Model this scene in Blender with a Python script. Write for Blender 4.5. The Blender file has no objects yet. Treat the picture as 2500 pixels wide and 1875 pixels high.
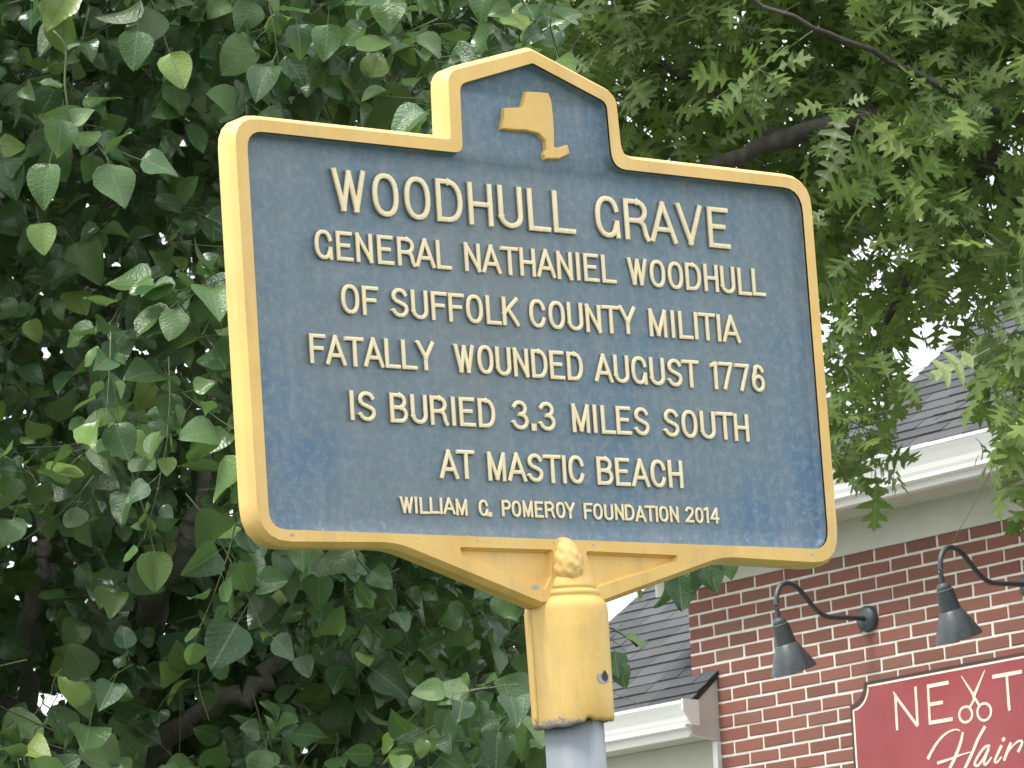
import bpy, bmesh, math, random
import numpy as np
from mathutils import Vector, Matrix
from mathutils.geometry import tessellate_polygon
R_ = math.radians
rng = np.random.default_rng(7)
random.seed(7)
sc = bpy.context.scene
COL = sc.collection

# ------------------------------------------------------------------ camera
CAM = np.array([0., 0., 1.55])
PITCH, ROLL, F = R_(13.3), R_(2.5), 9000.0     # focal length in pixels of a 2500 px wide frame
fw = np.array([0, math.cos(PITCH), math.sin(PITCH)])
rt0 = np.array([1., 0, 0]); up0 = np.cross(rt0, fw)
rt = math.cos(ROLL)*rt0 - math.sin(ROLL)*up0
up = math.sin(ROLL)*rt0 + math.cos(ROLL)*up0
RC = np.array([rt, up, -fw]).T
cd = bpy.data.cameras.new('camera'); co = bpy.data.objects.new('camera', cd); COL.objects.link(co)
M = Matrix(RC.tolist()).to_4x4(); M.translation = Vector(CAM)
co.matrix_world = M
cd.sensor_width = 36.0; cd.lens = 36.0*F/2500; cd.clip_start = 0.1; cd.clip_end = 2000
cd.dof.use_dof = True; cd.dof.focus_distance = 4.35; cd.dof.aperture_fstop = cd.lens/1000/0.0017
sc.camera = co

# ------------------------------------------------------------------ light
SUN_EL, SUN_AZ = R_(58), R_(-50)     # azimuth measured from behind the camera towards the left
w = bpy.data.worlds.new('World'); sc.world = w; w.use_nodes = True
nt = w.node_tree; nt.nodes.clear()
sky = nt.nodes.new('ShaderNodeTexSky'); sky.sky_type = 'NISHITA'; sky.sun_disc = False
sky.sun_elevation = SUN_EL; sky.sun_rotation = R_(180+50); sky.air_density = 1.0; sky.dust_density = 4.0
hs = nt.nodes.new('ShaderNodeHueSaturation'); hs.inputs['Saturation'].default_value = 0.25
mx = nt.nodes.new('ShaderNodeMix'); mx.data_type = 'RGBA'; mx.inputs[0].default_value = 0.72
mx.inputs[7].default_value = (9.0, 9.35, 9.7, 1)          # even cloud cover
bg = nt.nodes.new('ShaderNodeBackground'); bg.inputs[1].default_value = 0.12
wo = nt.nodes.new('ShaderNodeOutputWorld')
nt.links.new(sky.outputs[0], hs.inputs['Color']); nt.links.new(hs.outputs[0], mx.inputs[6])
nt.links.new(mx.outputs[2], bg.inputs[0]); nt.links.new(bg.outputs[0], wo.inputs[0])
sl = bpy.data.lights.new('sun', 'SUN'); sl.energy = 2.3; sl.angle = R_(16); sl.color = (1.0, .96, .9)
so = bpy.data.objects.new('sun', sl); COL.objects.link(so)
sd = Vector((math.sin(SUN_AZ)*math.cos(SUN_EL), -math.cos(SUN_AZ)*math.cos(SUN_EL), math.sin(SUN_EL)))
so.rotation_euler = sd.to_track_quat('Z', 'Y').to_euler(); so.location = (0, 0, 30)
vs = sc.view_settings; vs.view_transform = 'Standard'; vs.look = 'None'; vs.exposure = 1.0; vs.gamma = 1
vs.use_curve_mapping = False
sc.cycles.max_bounces = 14; sc.cycles.diffuse_bounces = 8; sc.cycles.transmission_bounces = 8; sc.cycles.transparent_max_bounces = 4

# ------------------------------------------------------------------ helpers
def tag(o, label=None, cat=None, group=None, kind=None):
    if label: o['label'] = label
    if cat: o['category'] = cat
    if group: o['group'] = group
    if kind: o['kind'] = kind
    return o
def empty(name, mat=None, parent=None):
    o = bpy.data.objects.new(name, None); COL.objects.link(o); o.empty_display_size = .1
    if mat is not None: o.matrix_world = mat
    if parent: o.parent = parent
    return o
def mesh(name, verts, faces, mat=None, smooth=False):
    m = bpy.data.meshes.new(name); m.from_pydata([tuple(map(float, v)) for v in verts], [], faces); m.update()
    if mat: m.materials.append(mat)
    if smooth: m.polygons.foreach_set('use_smooth', [True]*len(m.polygons))
    return m
def obj(name, me, parent=None, loc=None):
    o = bpy.data.objects.new(name, me); COL.objects.link(o)
    if parent: o.parent = parent
    if loc is not None: o.location = loc
    return o
def box_vf(x0, x1, y0, y1, z0, z1):
    v = [(x0,y0,z0),(x1,y0,z0),(x1,y1,z0),(x0,y1,z0),(x0,y0,z1),(x1,y0,z1),(x1,y1,z1),(x0,y1,z1)]
    f = [(0,3,2,1),(4,5,6,7),(0,1,5,4),(1,2,6,5),(2,3,7,6),(3,0,4,7)]
    return v, f
class MB:
    def __init__(s): s.v = []; s.f = []; s.side = []
    def add(s, v, f):
        n = len(s.v); s.v += [tuple(a) for a in v]; s.f += [tuple(i+n for i in q) for q in f]; return s
    def box(s, *a): return s.add(*box_vf(*a))
    def build(s, name, mat, parent=None, smooth=False): return obj(name, mesh(name, s.v, s.f, mat, smooth), parent)
def tube(pts, rad, sides=8, caps=True):
    pts = [Vector(p) for p in pts]; n = len(pts)
    if not hasattr(rad, '__len__'): rad = [rad]*n
    v = []; f = []; ref = None
    for i, p in enumerate(pts):
        t = (pts[min(i+1, n-1)]-pts[max(i-1, 0)]).normalized()
        if ref is None:
            ref = Vector((0, 0, 1)) if abs(t.z) < .9 else Vector((1, 0, 0))
        a = t.cross(ref).normalized(); b = t.cross(a); ref = -b.cross(t).cross(t) if False else ref
        b = a.cross(t)
        for k in range(sides):
            th = 2*math.pi*k/sides; v.append(p+(a*math.cos(th)+b*math.sin(th))*rad[i])
    for i in range(n-1):
        for k in range(sides):
            k2 = (k+1) % sides; f.append((i*sides+k, i*sides+k2, (i+1)*sides+k2, (i+1)*sides+k))
    if caps: f.append(tuple(range(sides))[::-1]); f.append(tuple((n-1)*sides+k for k in range(sides)))
    return v, f
def catmull(pts, k=6):
    P = [np.array(p, float) for p in pts]; P = [2*P[0]-P[1]]+P+[2*P[-1]-P[-2]]; out = []
    for i in range(1, len(P)-2):
        for j in range(k):
            t = j/k; a, b, c, d = P[i-1:i+3]
            out.append(.5*((2*b)+(-a+c)*t+(2*a-5*b+4*c-d)*t*t+(-a+3*b-3*c+d)*t**3))
    out.append(P[-2]); return out
def lathe(prof, seg=24):
    v = []; f = []
    for r, z in prof:
        for k in range(seg):
            th = 2*math.pi*k/seg; v.append((r*math.cos(th), r*math.sin(th), z))
    for i in range(len(prof)-1):
        for k in range(seg):
            k2 = (k+1) % seg; f.append((i*seg+k, i*seg+k2, (i+1)*seg+k2, (i+1)*seg+k))
    return v, f
def ray(x, y): return RC @ np.array([x-1250., 937.5-y, -F])/F
def at(x, y, D): return CAM + ray(x, y)*D     # where a sight line of the photograph reaches distance D
def project(P):
    c = (np.asarray(P)-CAM) @ RC; return 1250+F*c[..., 0]/-c[..., 2], 937.5-F*c[..., 1]/-c[..., 2], -c[..., 2]

# ------------------------------------------------------------------ materials
def newmat(name):
    m = bpy.data.materials.new(name); m.use_nodes = True; nt = m.node_tree
    return m, nt, nt.nodes['Principled BSDF']
def N(nt, t, **kw):
    n = nt.nodes.new(t)
    for k, v in kw.items(): setattr(n, k, v)
    return n
def noise(nt, scale, detail=4, rough=.55, coord='Object', stretch=None):
    tc = N(nt, 'ShaderNodeTexCoord'); n = N(nt, 'ShaderNodeTexNoise')
    n.inputs['Scale'].default_value = scale; n.inputs['Detail'].default_value = detail; n.inputs['Roughness'].default_value = rough
    if stretch:
        mp = N(nt, 'ShaderNodeMapping'); mp.inputs['Scale'].default_value = stretch
        nt.links.new(tc.outputs[coord], mp.inputs[0]); nt.links.new(mp.outputs[0], n.inputs['Vector'])
    else: nt.links.new(tc.outputs[coord], n.inputs['Vector'])
    return n.outputs['Fac']
def ramp(nt, src, stops):
    r = N(nt, 'ShaderNodeValToRGB'); e = r.color_ramp.elements
    while len(e) < len(stops): e.new(.5)
    for el, (p, c) in zip(e, stops): el.position = p; el.color = (*c, 1) if len(c) == 3 else c
    nt.links.new(src, r.inputs[0]); return r.outputs[0]
def mix(nt, f, a, b, mode='MIX'):
    m = N(nt, 'ShaderNodeMix', data_type='RGBA', blend_type=mode)
    for i, s in ((0, f), (6, a), (7, b)):
        if isinstance(s, (int, float)): m.inputs[i].default_value = s
        elif isinstance(s, tuple): m.inputs[i].default_value = (*s, 1)
        else: nt.links.new(s, m.inputs[i])
    return m.outputs[2]
def math_(nt, op, a, b=0., c=None):
    m = N(nt, 'ShaderNodeMath', operation=op)
    for i, s in enumerate((a, b) if c is None else (a, b, c)):
        if isinstance(s, (int, float)): m.inputs[i].default_value = s
        else: nt.links.new(s, m.inputs[i])
    return m.outputs[0]
def bump(nt, bs, h, strength=.3, dist=.002):
    b = N(nt, 'ShaderNodeBump'); b.inputs['Strength'].default_value = strength; b.inputs['Distance'].default_value = dist
    nt.links.new(h, b.inputs['Height']); nt.links.new(b.outputs[0], bs.inputs['Normal'])
def simple(name, c1, c2, scale=8, rough=.6, bs_=.2, bd=.002, detail=4, stretch=None, metallic=0):
    m, nt, b = newmat(name); n = noise(nt, scale, detail, stretch=stretch)
    nt.links.new(ramp(nt, n, [(.3, c1), (.7, c2)]), b.inputs['Base Color'])
    b.inputs['Roughness'].default_value = rough; b.inputs['Metallic'].default_value = metallic
    bump(nt, b, noise(nt, scale*6, 4), bs_, bd); return m

# ---- yellow paint: cast aluminium under gloss yellow, faded, chipped in spots
def yellow_paint(name, chips=.69, base=((.70, .43, .115), (.80, .535, .175))):
    m, nt, b = newmat(name)
    n1 = noise(nt, 14, 5); n2 = noise(nt, 55, 5, .7); n3 = noise(nt, 9, 6, .65, stretch=(1, 1, .5))
    c = ramp(nt, n1, [(.3, base[0]), (.7, base[1])])
    c = mix(nt, ramp(nt, n3, [(.45, (0, 0, 0)), (.8, (.5, .5, .5))]), c, (.62, .47, .24))
    spk = ramp(nt, noise(nt, 160, 3, .6), [(.62, (0, 0, 0)), (.72, (.35, .35, .35))])
    c = mix(nt, spk, c, (.44, .29, .11))
    drip = ramp(nt, noise(nt, 34, 5, .65, stretch=(1, 1, .16)), [(.52, (0, 0, 0)), (.75, (.45, .45, .45))])
    c = mix(nt, drip, c, (.42, .31, .15))
    chip = ramp(nt, n2, [(chips, (0, 0, 0)), (chips+.012, (1, 1, 1))])
    big = ramp(nt, noise(nt, 6, 2), [(.5, (0, 0, 0)), (.56, (1, 1, 1))])
    chip = mix(nt, 1.0, chip, big, 'MULTIPLY')
    if name == 'yellow_sleeve_paint':      # bare metal where the paint has peeled from the lower rim
        tc = N(nt, 'ShaderNodeTexCoord'); sx = N(nt, 'ShaderNodeSeparateXYZ'); nt.links.new(tc.outputs['Object'], sx.inputs[0])
        e = math_(nt, 'ADD', math_(nt, 'MULTIPLY_ADD', sx.outputs[2], -110.0, -73.0), math_(nt, 'MULTIPLY', math_(nt, 'SUBTRACT', noise(nt, 90, 4, .7), .5), 3.5))
        cl = N(nt, 'ShaderNodeClamp'); nt.links.new(math_(nt, 'MULTIPLY', math_(nt, 'SUBTRACT', e, math_(nt, 'MULTIPLY', sx.outputs[0], 9.0)), 3.0), cl.inputs[0])
        c = mix(nt, cl.outputs[0], c, (.30, .255, .25))
    c = mix(nt, chip, c, (.34, .33, .36))
    nt.links.new(c, b.inputs['Base Color']); b.inputs['Roughness'].default_value = .5
    bump(nt, b, noise(nt, 240, 3, .6), .35, .0006); return m
M_frame = yellow_paint('yellow_frame_paint', .70)
M_sleeve = yellow_paint('yellow_sleeve_paint', .665, ((.62, .39, .10), (.76, .52, .16)))
M_letter = yellow_paint('cream_letter_paint', .72, ((.80, .63, .31), (.95, .86, .62)))
M_cone = yellow_paint('cone_paint', .62)

# ---- blue enamel: chalky, with scratches, and worn grey patches near the lower corners
m, nt, b = newmat('blue_enamel'); M_blue = m
c = ramp(nt, noise(nt, 3.2, 5, .6), [(.36, (.066, .145, .240)), (.50, (.106, .168, .210)), (.66, (.135, .178, .200))])
c = mix(nt, ramp(nt, noise(nt, 90, 5, .7), [(.47, (0, 0, 0)), (.62, (.6, .6, .6))]), c, (.205, .235, .26))
c = mix(nt, ramp(nt, noise(nt, 26, 6, .75, stretch=(1, 1, .14)), [(.48, (0, 0, 0)), (.70, (.5, .5, .5))]), c, (.225, .25, .265))
c = mix(nt, ramp(nt, noise(nt, 5.5, 2, .5), [(.62, (0, 0, 0)), (.72, (.35, .35, .35))]), c, (.17, .18, .165))
tc = N(nt, 'ShaderNodeTexCoord'); sx = N(nt, 'ShaderNodeSeparateXYZ'); nt.links.new(tc.outputs['Object'], sx.inputs[0])
low = math_(nt, 'MULTIPLY_ADD', sx.outputs[2], -28.0, -11.2)          # wear band along the bottom lip
low = math_(nt, 'MULTIPLY_ADD', sx.outputs[2], -75.0, -32.2)
def near(px_, pz_, r_):
    a = math_(nt, 'ADD', math_(nt, 'POWER', math_(nt, 'SUBTRACT', sx.outputs[0], px_), 2.0), math_(nt, 'POWER', math_(nt, 'SUBTRACT', sx.outputs[2], pz_), 2.0))
    return math_(nt, 'SUBTRACT', 1.0, math_(nt, 'DIVIDE', math_(nt, 'SQRT', a), r_))
low = math_(nt, 'MAXIMUM', low, math_(nt, 'MAXIMUM', near(.372, -.432, .075), math_(nt, 'MAXIMUM', near(-.385, -.440, .055), near(.045, -.452, .05))))
lown = N(nt, 'ShaderNodeClamp'); nt.links.new(low, lown.inputs[0])
wear = ramp(nt, noise(nt, 95, 6, .8), [(.56, (0, 0, 0)), (.64, (.8, .8, .8))])
wear = mix(nt, 1.0, wear, lown.outputs[0], 'MULTIPLY')
c = mix(nt, wear, c, (.33, .36, .37))
nt.links.new(c, b.inputs['Base Color'])
nt.links.new(ramp(nt, noise(nt, 30, 4), [(.3, (.34,)*3), (.7, (.55,)*3)]), b.inputs['Roughness'])
bump(nt, b, noise(nt, 180, 5, .7), .35, .0006)

M_side = simple('letter_side_paint', (.09, .11, .14), (.16, .17, .18), 60, .5)
M_galv = simple('galvanised_steel', (.235, .265, .285), (.275, .305, .325), 45, .6, .25, .0005, 5, metallic=.0)
M_dark = simple('socket_shade', (.02, .015, .015), (.05, .035, .03), 80, .7)  # near black, painted shade for the inside of the screw hole
M_chip = simple('bare_aluminium', (.30, .30, .33), (.42, .42, .46), 90, .55)
M_mortar = simple('mortar', (.54, .51, .46), (.68, .65, .59), 14, .95, .6, .003)
M_white = simple('white_trim_paint', (.76, .76, .75), (.84, .84, .83), 3, .4, .1, .001)
M_cream = simple('cream_board', (.42, .42, .36), (.50, .50, .44), 2.5, .7, .3, .002)
M_shell = simple('eave_board', (.58, .555, .535), (.66, .63, .61), 3, .6, .2, .001)
M_under = simple('roof_underlay', (.03, .03, .035), (.05, .05, .055), 8, .9)
M_black = simple('lamp_enamel', (.035, .042, .048), (.06, .07, .078), 30, .42, .15, .001)
M_board = simple('shop_sign_edge', (.035, .014, .012), (.06, .025, .02), 10, .5)
M_gold = simple('cream_sign_lettering', (.80, .68, .47), (.92, .80, .60), 30, .45, .1, .001)
M_line = simple('cream_sign_line', (.80, .72, .55), (.90, .82, .66), 30, .5, .1, .001)
M_grass = simple('lawn_ground', (.035, .055, .02), (.07, .10, .035), 3, .95, .6, .02)
M_asphalt = simple('asphalt', (.045, .045, .047), (.07, .07, .07), 40, .9, .5, .004)
M_concrete = simple('concrete', (.33, .32, .30), (.42, .41, .38), 12, .9, .3, .003)

m, nt, b = newmat('shop_sign_red'); M_red = m
c = ramp(nt, noise(nt, 2.2, 5, .6), [(.35, (.235, .034, .038)), (.62, (.275, .050, .055)), (.78, (.31, .09, .10))])
nt.links.new(c, b.inputs['Base Color']); b.inputs['Roughness'].default_value = .38

m, nt, b = newmat('brick_clay'); M_brick = m
oi = N(nt, 'ShaderNodeObjectInfo')
gn = N(nt, 'ShaderNodeNewGeometry')
rr = math_(nt, 'FRACT', math_(nt, 'ADD', oi.outputs['Random'], gn.outputs['Random Per Island']))
c = ramp(nt, rr, [(0, (.150, .060, .043)), (.3, (.205, .072, .053)), (.6, (.175, .074, .054)), (.85, (.225, .080, .060)), (1, (.175, .090, .064))])
c = mix(nt, ramp(nt, noise(nt, 38, 6, .7), [(.4, (0, 0, 0)), (.75, (.5, .5, .5))]), c, (.14, .09, .065))
c = mix(nt, ramp(nt, noise(nt, 2.5, 4, .6), [(.55, (0, 0, 0)), (.8, (.35, .35, .35))]), c, (.21, .17, .145))
nt.links.new(c, b.inputs['Base Color']); b.inputs['Roughness'].default_value = .9
bump(nt, b, noise(nt, 90, 5, .7), .7, .002)

m, nt, b = newmat('asphalt_shingle'); M_shingle = m
oi = N(nt, 'ShaderNodeObjectInfo'); gn = N(nt, 'ShaderNodeNewGeometry')
rr = math_(nt, 'FRACT', math_(nt, 'ADD', oi.outputs['Random'], gn.outputs['Random Per Island']))
c = ramp(nt, rr, [(0, (.042, .047, .050)), (.5, (.062, .067, .069)), (1, (.088, .090, .091))])
c = mix(nt, ramp(nt, noise(nt, 120, 4, .7), [(.4, (0, 0, 0)), (.7, (.6, .6, .6))]), c, (.035, .037, .043))
c = mix(nt, ramp(nt, noise(nt, 4, 3), [(.5, (0, 0, 0)), (.8, (.3, .3, .3))]), c, (.12, .115, .115))
nt.links.new(c, b.inputs['Base Color']); b.inputs['Roughness'].default_value = .9
bump(nt, b, noise(nt, 300, 3, .7), .8, .0015)

def leaf_mat(name, cols, under, vein, rough=.34, transl=.28, nveins=7.0, tr=(.16, .30, .05), spec=.5):
    m, nt, b = newmat(name)
    uv = N(nt, 'ShaderNodeUVMap'); uv.uv_map = 'uv'; sx = N(nt, 'ShaderNodeSeparateXYZ'); nt.links.new(uv.outputs[0], sx.inputs[0])
    at_ = N(nt, 'ShaderNodeAttribute'); at_.attribute_name = 'rnd'; oi = N(nt, 'ShaderNodeObjectInfo')
    rr = math_(nt, 'FRACT', math_(nt, 'ADD', at_.outputs['Fac'], oi.outputs['Random']))
    c = ramp(nt, rr, cols)
    au = math_(nt, 'ABSOLUTE', math_(nt, 'SUBTRACT', sx.outputs[0], .5))
    mid = math_(nt, 'LESS_THAN', au, .022)
    wave = math_(nt, 'SINE', math_(nt, 'MULTIPLY', math_(nt, 'SUBTRACT', sx.outputs[1], math_(nt, 'MULTIPLY', au, .7)), nveins*6.283))
    sv = ramp(nt, math_(nt, 'MULTIPLY_ADD', wave, .5, .5), [(.90, (0, 0, 0)), (1, (.16, .16, .16))])
    c = mix(nt, sv, c, vein)
    c = mix(nt, math_(nt, 'MULTIPLY', mid, .8), c, vein)
    c = mix(nt, ramp(nt, noise(nt, 35, 4, .6), [(.55, (0, 0, 0)), (.8, (.35, .35, .35))]), c, cols[-1][1])
    geo = N(nt, 'ShaderNodeNewGeometry')
    c = mix(nt, math_(nt, 'MULTIPLY', geo.outputs['Backfacing'], .75), c, under)
    nt.links.new(c, b.inputs['Base Color'])
    b.inputs['Roughness'].default_value = rough; b.inputs['Specular IOR Level'].default_value = spec
    h = math_(nt, 'ADD', math_(nt, 'MULTIPLY', wave, .12), math_(nt, 'MULTIPLY', noise(nt, 22, 2), 2.6))
    bump(nt, b, h, .30, .0022)
    tl = N(nt, 'ShaderNodeBsdfTranslucent'); nt.links.new(mix(nt, .5, c, tr), tl.inputs[0])
    ms = N(nt, 'ShaderNodeMixShader'); ms.inputs[0].default_value = transl
    out = nt.nodes['Material Output']
    nt.links.new(b.outputs[0], ms.inputs[1]); nt.links.new(tl.outputs[0], ms.inputs[2]); nt.links.new(ms.outputs[0], out.inputs[0])
    return m
M_pear = leaf_mat('pear_leaf', [(0, (.036, .086, .040)), (.35, (.062, .132, .054)), (.7, (.100, .185, .066)), (.93, (.145, .245, .078)), (.97, (.20, .31, .07)), (1, (.25, .34, .09))],
                  (.085, .125, .060), (.16, .21, .10), rough=.25, transl=.34, spec=.55)
M_oak = leaf_mat('oak_leaf', [(0, (.075, .125, .034)), (.4, (.105, .168, .042)), (.8, (.150, .225, .052)), (1, (.22, .30, .075))],
                 (.10, .15, .055), (.17, .23, .09), rough=.40, transl=.42, spec=.38, nveins=5.0, tr=(.22, .36, .05))
M_bark = simple('bark', (.19, .17, .15), (.36, .33, .30), 30, .9, .8, .006, 6, stretch=(1, 1, .4))
M_bark_oak = simple('oak_bark', (.045, .038, .032), (.10, .088, .075), 30, .9, .8, .006, 6, stretch=(1, 1, .4))
M_twig = simple('twig_bark', (.075, .105, .04), (.13, .15, .065), 30, .7, .2, .001)

# ------------------------------------------------------------------ ground
g = MB().add([(-400, -400, 0), (400, -400, 0), (400, 400, 0), (-400, 400, 0)], [(0, 1, 2, 3)]).build('ground', M_grass); tag(g, 'short mown lawn round the marker and trees', kind='structure')
g = MB().add([(-60, -9, .004), (60, -9, .004), (60, 2.2, .004), (-60, 2.2, .004)], [(0, 1, 2, 3)]).build('road', M_asphalt); tag(g, 'dark asphalt road in front of the lawn', kind='structure')
g = MB().box(-60, 60, 2.2, 2.35, 0, .14).build('kerb', M_concrete); tag(g, 'pale concrete kerb along the road', kind='structure')

# ================================================================== the historical marker
SR = [[0.7919682133877639, -0.6101731542319675, -0.02179611979239847], [0.607865805232886, 0.7913193190280162, -0.06567265916354867], [0.057319384260197254, 0.03876154263762045, 0.997603143038545]]
ST = (0.04438773, 4.1641988, 2.8025060)
SM = Matrix(SR).to_4x4(); SM.translation = Vector(ST)
marker = empty('historical_marker', SM)
tag(marker, 'dark blue cast historical marker with yellow frame and raised lettering on a grey pole', 'historical marker')

def round_poly(pts, seg=5):
    out = []; n = len(pts)
    for i in range(n):
        p = np.array(pts[i][:2]); r = pts[i][2]
        a = np.array(pts[i-1][:2])-p; c = np.array(pts[(i+1) % n][:2])-p
        la, lc = np.linalg.norm(a), np.linalg.norm(c); a /= la; c /= lc
        ang = math.acos(max(-1, min(1, a@c)))
        if r <= 0: out.append(p); continue
        d = min(r/math.tan(ang/2), .49*la, .49*lc); 
        p0, p2 = p+a*d, p+c*d
        for k in range(seg+1):
            t = k/seg; out.append((1-t)**2*p0+2*t*(1-t)*p+t*t*p2)
    return out
def offset(pts, d):
    P = np.array(pts); n = len(P); out = []
    for i in range(n):
        e1 = P[i]-P[i-1]; e2 = P[(i+1) % n]-P[i]
        n1 = np.array([e1[1], -e1[0]]); n2 = np.array([e2[1], -e2[0]])
        n1 /= max(1e-9, np.linalg.norm(n1)); n2 /= max(1e-9, np.linalg.norm(n2))
        m = n1+n2; m /= np.linalg.norm(m); out.append(P[i]+m*d/max(.5, m@n1))
    return out
# counter-clockwise seen from the front (x right, z up)
CX = -.0115
outer = round_poly([(CX-.0400, -.5245, 0), (CX+.0480, -.5215, 0), (.226, -.4665, .14),
                    (.4140, -.4715, .042), (.4145, .0100, .036), (CX+.1265, .0110, .020), (CX+.1235, .0880, .020), (CX, .1300, .012), (CX-.1255, .0910, .020),
                    (CX-.1275, .0100, .006), (-.4365, .0090, .032), (-.4335, -.4640, .042), (-.250, -.4605, .14)])
inner = round_poly([(-.4190, -.4500, .022), (.3985, -.4540, .026), (.3995, -.0035, .030), (CX+.1105, -.003, .022), (CX+.1085, .0775, .013), (CX, .1145, .006), (CX-.1095, .0780, .014),
                    (CX-.1115, -.0045, .012), (-.4210, -.0050, .022)])
tri_l = round_poly([(-.1640, -.4640, .003), (-.1600, -.4735, .004), (-.0440, -.5110, .003), (-.0340, -.4960, .004), (-.0300, -.4640, .003)])
tri_r = round_poly([(.0180, -.4645, .003), (.0290, -.5070, .004), (.1530, -.4745, .004), (.1570, -.4665, .003)])
YF, YB = -.013, .0205
def frame_mesh():
    mb = MB()
    def ring(a, ya, b_, yb):
        n = len(a); s = len(mb.v)
        mb.v += [(p[0], ya, p[1]) for p in a]+[(p[0], yb, p[1]) for p in b_]
        for i in range(n):
            j = (i+1) % n; mb.f.append((s+i, s+j, s+n+j, s+n+i))
    in2 = offset(inner, -.0); holes = [inner, tri_l, tri_r]
    loops = [[Vector((p[0], p[1], 0)) for p in outer]]+[[Vector((p[0], p[1], 0)) for p in h[::-1]] for h in holes]
    flat = [p for l in loops for p in l]
    tris = tessellate_polygon(loops)
    s = len(mb.v); mb.v += [(p.x, YF, p.y) for p in flat]; mb.f += [tuple(s+i for i in t) for t in tris]
    # back face, no recesses
    s = len(mb.v); mb.v += [(p[0], YB, p[1]) for p in outer]; mb.f += [tuple(s+i for i in t) for t in tessellate_polygon([[Vector((p[0], p[1], 0)) for p in outer]])]
    o2 = offset(outer, .0055)
    ring(outer, YF, o2, YF+.0075); ring(o2, YF+.0075, o2, YB-.006); ring(o2, YB-.006, outer, YB)
    return mb
fm = frame_mesh(); me = mesh('frame', fm.v, fm.f, M_frame)
bm = bmesh.new(); bm.from_mesh(me); bmesh.ops.remove_doubles(bm, verts=bm.verts, dist=1e-5); bmesh.ops.recalc_face_normals(bm, faces=bm.faces)
bm.to_mesh(me); bm.free()
frame = obj('frame', me, marker)
bv = frame.modifiers.new('bevel', 'BEVEL'); bv.width = .0013; bv.segments = 2; bv.limit_method = 'ANGLE'; bv.angle_limit = R_(28); bv.harden_normals = False
me.polygons.foreach_set('use_smooth', [True]*len(me.polygons)); 
try: me.set_sharp_from_angle(angle=R_(40))
except Exception: pass
# blue field, with the blue painted inner lip of the frame
mb = MB()
li = offset(inner, -.0004); l0 = offset(inner, -.0030); s = 0
k = len(inner)
mb.v += [(p[0], YF+.0025, p[1]) for p in li]+[(p[0], -.0012, p[1]) for p in offset(inner, -.0018)]+[(p[0], 0, p[1]) for p in offset(inner, -.0040)]
for r_ in (0, 1):
    for i in range(k):
        j = (i+1) % k; mb.f.append((r_*k+i, r_*k+j, (r_+1)*k+j, (r_+1)*k+i))
fl = [Vector((p[0], p[1], 0)) for p in offset(inner, -.0040)]
mb.f += [tuple(2*k+i for i in t) for t in tessellate_polygon([fl])]
me = mesh('panel', mb.v, mb.f, M_blue, True)
bm = bmesh.new(); bm.from_mesh(me); bmesh.ops.recalc_face_normals(bm, faces=bm.faces); bm.to_mesh(me); bm.free()
panel = obj('panel', me, marker); panel['label'] = 'chalky dark blue enamel field of the marker'
for tri in (tri_l, tri_r):
    mb = MB(); k = len(tri); dn = offset(tri, -.0035)
    mb.v += [(p[0], YF+.0006, p[1]) for p in tri]+[(p[0], -.0050, p[1]) for p in dn]
    for i in range(k):
        j = (i+1) % k; mb.f.append((i, j, k+j, k+i))
    mb.f += [tuple(k+i for i in t) for t in tessellate_polygon([[Vector((p[0], p[1], 0)) for p in dn]])]
    mb.build('spandrel_recess', M_frame, marker)

# ---- raised lettering: every stroke is a crowned cast bar
PROF = [(-.60, 0), (-.48, .62), (-.40, .93), (0, 1.0), (.40, .93), (.48, .62), (.60, 0)]
def stroke(mb, pts, wd, h, y0=0., closed=False, wf=None):
    P = [np.array(p, float) for p in pts]; n = len(P); rows = []
    for i in range(n):
        if closed: a, c = P[i-1], P[(i+1) % n]
        else: a, c = P[max(i-1, 0)], P[min(i+1, n-1)]
        t = (c-a)/np.linalg.norm(c-a); nn = np.array([-t[1], t[0]])
        e = (P[i]-a) if i > 0 or closed else t
        e = e/max(1e-9, np.linalg.norm(e)); k = 1/max(.62, abs(t@e))
        ww = wd*(wf[i] if wf else 1)
        rows.append([(P[i][0]+nn[0]*o*ww*k, y0-h*hh, P[i][1]+nn[1]*o*ww*k) for o, hh in PROF])
    if not closed:   # slanting cast ends
        for end, s_ in ((0, -1), (-1, 1)):
            a, c = (P[0], P[1]) if end == 0 else (P[-2], P[-1])
            t = (c-a)/np.linalg.norm(c-a)*s_; ww = wd*((wf[0] if end == 0 else wf[-1]) if wf else 1)
            base = rows[end]
            r1 = [(x+t[0]*ww*.40*(-(-1)) , y, z+t[1]*ww*.40) for x, y, z in base]
            t2 = t*ww*.52
            r2 = [(x+t2[0], y0 if True else y, z+t2[1]) for x, y, z in base]
            if end == 0: rows = [r2, r1]+rows
            else: rows = rows+[r1, r2]
    s = len(mb.v); k = len(PROF)
    for r in rows: mb.v += r
    m_ = len(rows)
    for i in range(m_ if closed else m_-1):
        j = (i+1) % m_
        for q in range(k-1):
            if q in (0, k-2): mb.side.append(len(mb.f))
            mb.f.append((s+i*k+q, s+i*k+q+1, s+j*k+q+1, s+j*k+q))
def arc(cx, cy, rx, ry, a0, a1, n=10, p=1.0):
    out = []
    for i in range(n+1):
        a = R_(a0+(a1-a0)*i/n); c_, s_ = math.cos(a), math.sin(a)
        out.append((cx+rx*math.copysign(abs(c_)**p, c_), cy+ry*math.copysign(abs(s_)**p, s_)))
    return out
def O(w): return ('C', arc(w/2, .5, w/2, .5, 0, 360, 24, .86)[:-1])
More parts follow.
